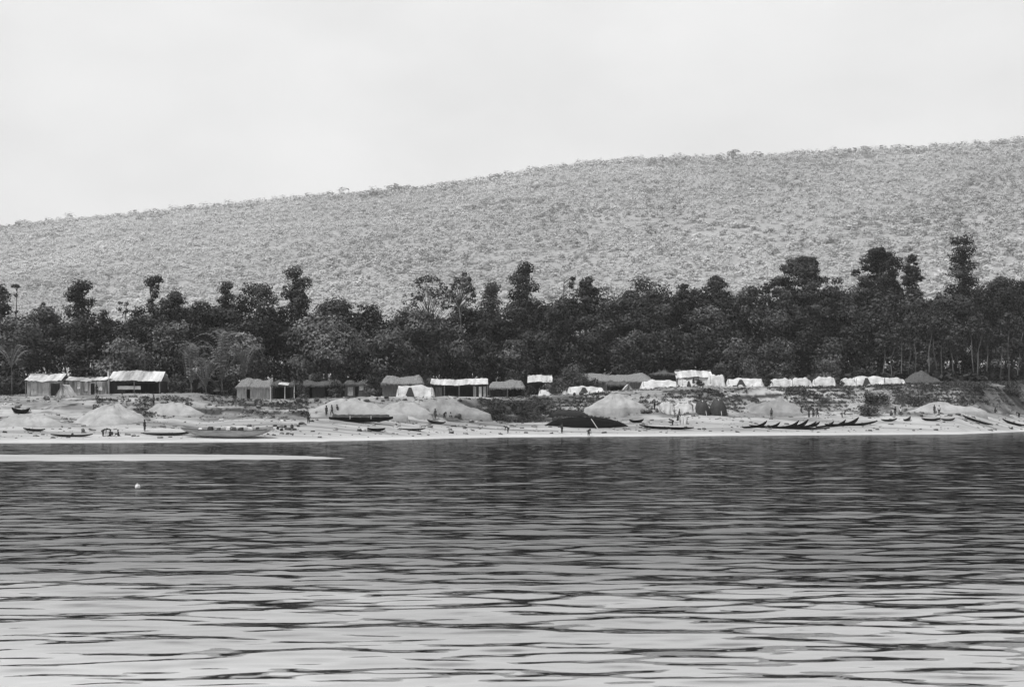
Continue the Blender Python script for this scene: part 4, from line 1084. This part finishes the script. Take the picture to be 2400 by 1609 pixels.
# ------------------------------------------------------------------ people
def skin(name, verts, edges, radii, sub=1):
    me = bpy.data.meshes.new('tmp'); me.from_pydata(verts, edges, [])
    o = bpy.data.objects.new('tmp', me); COL.objects.link(o)
    md = o.modifiers.new('s', 'SKIN'); md.use_smooth_shade = True
    for i, r_ in enumerate(radii):
        rr = r_ if hasattr(r_, '__len__') else (r_, r_)
        me.skin_vertices[0].data[i].radius = rr
        me.skin_vertices[0].data[i].use_root = (i == 0)
    o.modifiers.new('b', 'SUBSURF').levels = sub
    dg = bpy.context.evaluated_depsgraph_get(); dg.update()
    out = bpy.data.meshes.new_from_object(o.evaluated_get(dg)); out.name = name
    bpy.data.objects.remove(o); bpy.data.meshes.remove(me)
    out.materials.clear()
    return out
def person_proto(J):
    """J: joints; faces -y; returns (body, hair, shirt, lower) meshes"""
    V, E, R = [], [], []
    def v(p, r_, par=None):
        V.append(tuple(p)); R.append(r_)
        if par is not None: E.append((par, len(V) - 1))
        return len(V) - 1
    pel = v(J['pelvis'], (.14, .10)); ws = v(J['waist'], (.125, .09), pel); ch = v(J['chest'], (.16, .105), ws); nk = v(J['neck'], .055, ch)
    hd = Vector(J['head']); up = (hd - Vector(J['neck'])).normalized(); fw = Vector(J.get('fwd', (0, -1, 0)))
    h0 = v(hd - up * .04, .075, nk); h1 = v(hd + up * .05, (.082, .095), h0); v(hd + up * .13, .06, h1)
    v(hd - up * .015 + fw * .105, .018, h0)                                   # nose
    sd = up.cross(fw).normalized()
    for s in (-1, 1): v(hd + sd * s * .095 + up * .01, .015, h1)                # ears
    for sname in ('l', 'r'):
        sh = v(J['sh_' + sname], .062, ch); el = v(J['el_' + sname], .045, sh); wr = v(J['wr_' + sname], .030, el)
        d = (Vector(J['wr_' + sname]) - Vector(J['el_' + sname])).normalized(); side = d.cross(Vector((0, 1, .2))).normalized()
        pm = v(Vector(J['wr_' + sname]) + d * .06, (.038, .018), wr)
        c = Vector(J['wr_' + sname]) + d * .10
        for k, (off, ln) in enumerate(((-.033, .060), (-.011, .075), (.011, .078), (.033, .065))):
            a = v(c + side * off, .010, pm); v(c + side * off * 1.1 + d * ln * .7 + Vector((0, -.015, 0)), .009, a)
        tb = v(Vector(J['wr_' + sname]) + d * .045 - side * .05, .011, pm); v(V and Vector(V[tb]) + d * .04 - side * .015, .010, tb)
        hp = v(J['hip_' + sname], .092, pel); kn = v(J['kn_' + sname], .062, hp); an = v(J['an_' + sname], .042, kn)
        v(Vector(J['an_' + sname]) + Vector(J.get('foot_' + sname, (0, -.17, -.05))), (.045, .03), an)
    body = skin('body', V, E, R)
    hv = [tuple(hd + up * .08 - fw * .03), tuple(hd + up * .13 - fw * .02), tuple(hd + up * .02 - fw * .06)]
    hair = skin('hair', hv, [(0, 1), (0, 2)], [(.098, .105), .07, .075])
    sv = [J['waist'], J['chest'], tuple(Vector(J['chest']).lerp(Vector(J['neck']), .45)), J['sh_l'], J['sh_r']]
    sv.append(tuple(Vector(J['sh_l']).lerp(Vector(J['el_l']), .6))); sv.append(tuple(Vector(J['sh_r']).lerp(Vector(J['el_r']), .6))); sv.append(tuple(Vector(J['waist']).lerp(Vector(J['pelvis']), .7)))
    shirt = skin('shirt', sv, [(0, 1), (1, 2), (1, 3), (1, 4), (3, 5), (4, 6), (0, 7)], [(.15, .115), (.185, .13), .10, .085, .085, .07, .07, (.165, .13)])
    lv = [J['pelvis'], J['hip_l'], J['hip_r'], J['kn_l'], J['kn_r'], tuple(Vector(J['kn_l']).lerp(Vector(J['an_l']), .7)), tuple(Vector(J['kn_r']).lerp(Vector(J['an_r']), .7))]
    lower = skin('trousers', lv, [(0, 1), (0, 2), (1, 3), (2, 4), (3, 5), (4, 6)], [(.16, .125), .115, .115, .095, .095, .075, .075])
    return body, hair, shirt, lower
STAND = dict(pelvis=(0, 0, .92), waist=(0, 0, 1.06), chest=(0, .0, 1.28), neck=(0, 0, 1.46), head=(0, -.01, 1.58), sh_l=(-.19, 0, 1.38), el_l=(-.24, .03, 1.10), wr_l=(-.24, -.04, .86),
             sh_r=(.19, 0, 1.38), el_r=(.25, .03, 1.10), wr_r=(.24, -.06, .86), hip_l=(-.09, 0, .88), kn_l=(-.10, -.01, .48), an_l=(-.11, .02, .08), hip_r=(.09, 0, .88), kn_r=(.11, -.01, .48), an_r=(.12, .02, .08))
WALK = dict(STAND, kn_l=(-.10, -.18, .50), an_l=(-.10, -.22, .09), kn_r=(.10, .06, .48), an_r=(.10, .32, .13), foot_r=(0, -.14, -.08), el_l=(-.24, .14, 1.12), wr_l=(-.24, .16, .88), el_r=(.25, -.10, 1.12), wr_r=(.23, -.26, .95), chest=(0, -.04, 1.27), neck=(0, -.06, 1.45), head=(0, -.08, 1.57))
BEND = dict(STAND, pelvis=(0, .10, .86), waist=(0, -.02, .98), chest=(0, -.24, 1.06), neck=(0, -.42, 1.10), head=(0, -.54, 1.10), fwd=(0, -.45, -.9), sh_l=(-.19, -.34, 1.06), el_l=(-.22, -.40, .78), wr_l=(-.20, -.46, .54), sh_r=(.19, -.34, 1.06), el_r=(.22, -.40, .78), wr_r=(.20, -.46, .54), hip_l=(-.10, .10, .82), hip_r=(.10, .10, .82), kn_l=(-.12, .02, .45), kn_r=(.12, .02, .45), an_l=(-.12, .05, .08), an_r=(.12, .05, .08))
SIT = dict(STAND, pelvis=(0, 0, .16), waist=(0, .02, .30), chest=(0, -.03, .52), neck=(0, -.07, .69), head=(0, -.10, .81), sh_l=(-.19, -.05, .62), el_l=(-.26, -.22, .42), wr_l=(-.15, -.40, .44), sh_r=(.19, -.05, .62), el_r=(.26, -.22, .42), wr_r=(.15, -.40, .44), hip_l=(-.10, 0, .14), hip_r=(.10, 0, .14), kn_l=(-.17, -.38, .44), kn_r=(.17, -.38, .44), an_l=(-.15, -.52, .08), an_r=(.15, -.52, .08))
CARRY = dict(STAND, el_l=(-.36, -.04, 1.56), wr_l=(-.20, -.03, 1.80), el_r=(.36, -.04, 1.56), wr_r=(.20, -.03, 1.80))
PROTO = {k: person_proto(j) for k, j in dict(stand=STAND, walk=WALK, bend=BEND, sit=SIT, carry=CARRY).items()}
def mcopy(me, m):
    c = me.copy(); c.materials.clear(); c.materials.append(m); return c
PMESH = {}
for k, (b, h, s, l) in PROTO.items():
    for tone, cl in (('d', 'clothes'), ('p', 'paleclothes')):
        PMESH[k, tone] = (mcopy(b, M['skin']), mcopy(h, M['hair']), mcopy(s, M[cl]), mcopy(l, M['clothes']))
def person(px, py, pose, rz, label, tone='d', dz=0.0, scale=1.0, p=None):
    p = p or at(px, py); b, h, s, l = PMESH[pose, tone]
    t = root('person', label, 'person', (p.x, p.y, p.z + dz), rz, 'people on the bank')
    t.scale = (scale,) * 3
    add('body', b, None, t); add('hair', h, None, t); add('shirt', s, None, t); add('trousers', l, None, t)
    return t
PEOPLE = [
 (227, 924, 'stand', .3, 'd', 'person standing in dark clothes in front of the streaked cloth shelter'),
 (360, 947, 'stand', -.6, 'd', 'person standing on the sand heap below the patchy roofed shed'),
 (339, 1009, 'stand', 1.2, 'd', 'person in dark clothes standing on the beach left of the slim raised canoe'),
 (242, 1021, 'bend', 1.4, 'd', 'person bending over on the beach, left of two others sitting'),
 (258, 1021, 'sit', .8, 'd', 'person sitting on the sand between the bending person and another sitter'),
 (278, 1021, 'sit', -1.2, 'd', 'person sitting at the sharp tip of the slim raised canoe'),
 (723, 991, 'stand', .2, 'd', 'person in black clothes standing alone, right of the weedy ledges'),
 (765, 972, 'stand', .8, 'd', 'leftmost of three people standing behind the black covered boat'),
 (778, 972, 'walk', -.5, 'd', 'middle one of three people standing behind the black covered boat'),
 (790, 970, 'stand', 2.2, 'd', 'rightmost and tallest of three people behind the black covered boat'),
 (767, 926, 'stand', .2, 'p', 'person in pale clothes in front of the long dark walled hut'),
 (1190, 1014, 'bend', -1.3, 'd', 'person bending with one arm raised at the water edge near the centre'),
 (1317, 1014, 'stand', .9, 'd', 'small figure standing in front of the great black boat at its left'),
 (1380, 1021, 'bend', .3, 'd', 'person stooping at the water edge below the great black boat'),
 (1447, 998, 'sit', .2, 'p', 'person in pale clothes crouching at the right end of the great black boat'),
 (1445, 958, 'stand', .4, 'd', 'lone figure standing on the pale slope behind the great black boat'),
 (1534, 960, 'stand', 1.0, 'd', 'person standing left of the white sheet hung on the beach'),
 (1592, 975, 'walk', 1.3, 'd', 'person walking up the beach with a leaning body, above the low canoe'),
 (1576, 996, 'bend', -1.2, 'd', 'person bending over the low dark canoe'),
 (1588, 985, 'sit', .5, 'd', 'person sitting just above the low dark canoe'),
 (1564, 894, 'stand', .0, 'd', 'person standing in front of the wide slanting white tarp'),
 (1625, 905, 'stand', .3, 'd', 'person standing in the doorway below the big pale roof'),
 (1808, 977, 'stand', -.4, 'd', 'lone person standing on the open sand above the first canoe bow'),
 (1878, 972, 'walk', 1.2, 'd', 'leftmost of the four people behind the middle of the canoe row'),
 (1896, 979, 'carry', .4, 'd', 'person with raised arms among the four behind the canoe row'),
 (1906, 978, 'stand', -.2, 'd', 'third from the left of the four people behind the canoe row'),
 (1916, 978, 'walk', -1.1, 'd', 'rightmost of the four people behind the canoe row, leaning forward'),
 (1974, 977, 'bend', 1.0, 'p', 'person in pale clothes stooping above the right part of the canoe row'),
 (2088, 973, 'sit', .2, 'd', 'person sitting on the sand left of a standing pair'),
 (2098, 973, 'stand', .3, 'd', 'left one of the standing pair right of the big shrub'),
 (2111, 974, 'stand', -.2, 'p', 'right one of the standing pair right of the big shrub'),
 (2190, 969, 'stand', .1, 'd', 'person in black standing on the broad sand heap at right'),
 (2201, 968, 'stand', -.2, 'p', 'person in grey beside the one in black on the broad sand heap'),
 (2290, 966, 'bend', .8, 'd', 'person stooping left of the leaning poles at the right'),
 (2332, 966, 'sit', .3, 'd', 'person sitting under the leaning poles at the right'),
 (2388, 978, 'bend', -1.1, 'd', 'person stooping at the right edge of the photo'),
 (1020, 980, 'stand', .6, 'd', 'person standing at the goods stand below the largest sand heap'),
 (1042, 980, 'bend', .4, 'd', 'person stooping right of the goods stand below the largest sand heap'),
 (1056, 978, 'sit', .1, 'd', 'person sitting at the foot of the largest sand heap'),
]
for (px, py, pose, rz, tone, lab) in PEOPLE:
    person(px, py, pose, rz, lab, tone, -0.02)

# ------------------------------------------------------------------ small things
def stand_():
    p = at(1010, 983)
    t = root('goods_stand', 'low pole stand with dark goods below the largest sand heap', 'stand', p, .1)
    MB().box((0, 0, 1.05), (1.6, .9, .08)).build('top', M['pole'], t)
    for x, y in ((-.7, -.35), (.7, -.35), (-.7, .35), (.7, .35)):
        MB().tube([(x, y, -.2), (x, y, 1.02)], .05, 6).build('leg', M['pole'], t)
stand_()
def tripod():
    p = at(2338, 957)
    t = root('leaning_poles', 'dark poles leaning together on the bank near the right edge', 'pole frame', p, 0)
    for a in ((-1.2, -.3), (1.5, 0.2), (.1, .9)):
        MB().tube([(a[0], a[1], -.15), (0.05 * a[0], 0.05 * a[1], 1.5)], .06, 6).build('pole', M['pole'], t)
tripod()
def lump(seed, dims, m):
    r = np.random.default_rng(seed); V = []; na, nr = 14, 9
    for i in range(nr + 1):
        ph = PI * i / nr - PI / 2
        for k in range(na):
            a = 2 * PI * k / na; w_ = 1 + .18 * math.sin(3 * a + seed) * math.cos(ph) + .12 * math.sin(5 * a + i)
            V.append((dims[0] / 2 * math.cos(ph) ** .7 * math.cos(a) * w_, dims[1] / 2 * math.cos(ph) ** .7 * math.sin(a) * w_, dims[2] / 2 * (1 + math.sin(ph)) - .05 + .03 * math.sin(a * 4)))
    Fq = [(i * na + k, i * na + (k + 1) % na, (i + 1) * na + (k + 1) % na, (i + 1) * na + k) for i in range(nr) for k in range(na)]
    me = np_mesh('bundle', V, Fq, True); me.materials.append(M[m]); return me
LUMPS = [lump(i, d, 'goods') for i, d in enumerate(((.9, .7, .6), (1.3, .8, .5), (.6, .6, .8)))]
SACKS = [lump(i + 9, d, 'sack') for i, d in enumerate(((1.0, .7, .6), (1.5, .9, .5)))]
def scatter(spots, me_list, label, name, cat, group, smin=.7, smax=1.2):
    for i, (px, py) in enumerate(spots):
        p = at(px, py); o = add(name, me_list[i % len(me_list)], None, None, p, (0, 0, random.uniform(0, 6)))
        s = random.uniform(smin, smax); o.scale = (s, s, s); tag(o, label, cat, group)
scatter([(632, 1002), (645, 998), (651, 1004), (668, 1000), (676, 1006), (684, 1002), (699, 998), (707, 994), (626, 1008), (660, 1008), (690, 1006)], LUMPS,
        'dark bundle scattered on the sand right of the big pale boat', 'bundle', 'bundle', 'bundles right of the big pale boat', .5, 1.0)
scatter([(1046, 975), (1068, 978), (1076, 980), (1084, 978)], LUMPS, 'dark bundle at the foot of the largest sand heap', 'bundle', 'bundle', 'bundles below the largest sand heap')
scatter([(1506, 966), (1520, 966), (1540, 964), (1556, 958), (1562, 962)], LUMPS, 'dark bundle lying left of the white sheets on the beach', 'bundle', 'bundle', 'bundles by the white sheets', .9, 1.5)
scatter([(1630, 917), (1644, 921), (1660, 919), (1700, 919), (1572, 908)], LUMPS, 'dark bundle on the littered ground below the big pale roof', 'bundle', 'bundle', 'bundles below the big pale roof', .6, 1.0)
scatter([(1206, 926), (1218, 930), (1232, 928), (1252, 932), (1276, 934), (1346, 926), (1362, 924)], LUMPS, 'dark bundle on the terrace edge near the low white tarps', 'bundle', 'bundle', 'bundles by the low white tarps', .6, 1.2)
scatter([(1842, 914), (1862, 917), (1888, 915), (1930, 914), (1956, 912), (1988, 912), (2022, 911), (1716, 915), (1748, 916)], LUMPS, 'dark bundle on the ground in front of the white tents at right', 'bundle', 'bundle', 'bundles before the right tents', .6, 1.2)
scatter([(700, 938), (742, 938), (818, 936), (842, 936), (860, 937), (884, 934), (906, 932)], LUMPS, 'dark bundle in front of the dark walled huts left of centre', 'bundle', 'bundle', 'bundles before the dark huts', .6, 1.2)
scatter([(195, 1010), (146, 1000), (170, 1020)], LUMPS, 'dark bundle lying on the flat sand at left', 'bundle', 'bundle', 'bundles on the left beach', .5, .9)
scatter([(2160, 976), (2226, 974), (2272, 966), (2306, 962), (2246, 972)], LUMPS, 'dark bundle on the sand near the broad heap at right', 'bundle', 'bundle', 'bundles on the right beach', .5, .9)
scatter([(1602, 988), (1608, 992)], SACKS, 'white sack on the sand right of the low dark canoe', 'sack', 'sack', 'sacks by the low canoe', .6, .9)
# white float on the river
def float_():
    Y = CAM_H * F / (1143 - HOR); X = wx(322, Y)
    t = root('float', 'small white float drifting on the river at left', 'float', (X, Y, -0.04), .4)
    add('body', lump(33, (.34, .30, .32), 'sack'), None, t)
    MB().tube([(0, 0, .24), (0, 0, .36)], .045, 8).build('neck', M['palepole'], t)
float_()
# shrubs on the bank slope
bush(2036, 972, 916, 58, 'big dark shrub hanging over the beach at right', .042)
bush(2064, 950, 918, 60, 'spreading dark shrub right of the big dark shrub', .045)
bush(2290, 925, 893, 60, 'dark shrub high on the weedy bank at right', .05)
bush(2170, 945, 922, 70, 'low shrub on the bank above the broad sand heap', .06)
bush(2262, 950, 930, 60, 'low shrub on the bank right of the broad sand heap', .055)
bush(2370, 925, 895, 60, 'dark shrub on the bank at the right edge', .05)
bush(1168, 985, 944, 60, 'dark shrub on the bank just right of the largest sand heap', .042)
bush(1210, 970, 942, 60, 'shrub on the bank below the dark walled thatched hut', .05)
bush(1275, 965, 942, 60, 'shrub on the bank behind the smaller overturned boat', .055)
bush(1765, 948, 930, 50, 'small dark shrub left of the grey sand heap at right', .05)

# ------------------------------------------------------------------ haze
hz = MB().box((0, 1700, 550), (11000, 4600, 1112)).mesh('haze')
hm = bpy.data.materials.new('haze'); hm.use_nodes = True
ht = hm.node_tree; ht.nodes.clear()
pv = ht.nodes.new('ShaderNodeVolumePrincipled'); pv.inputs['Color'].default_value = (.92, .92, .92, 1); pv.inputs['Density'].default_value = 0.00014
ho = ht.nodes.new('ShaderNodeOutputMaterial'); ht.links.new(pv.outputs[0], ho.inputs['Volume'])
tag(add('haze', hz, hm), 'thin pale haze filling the air over the river', 'haze', kind='stuff')
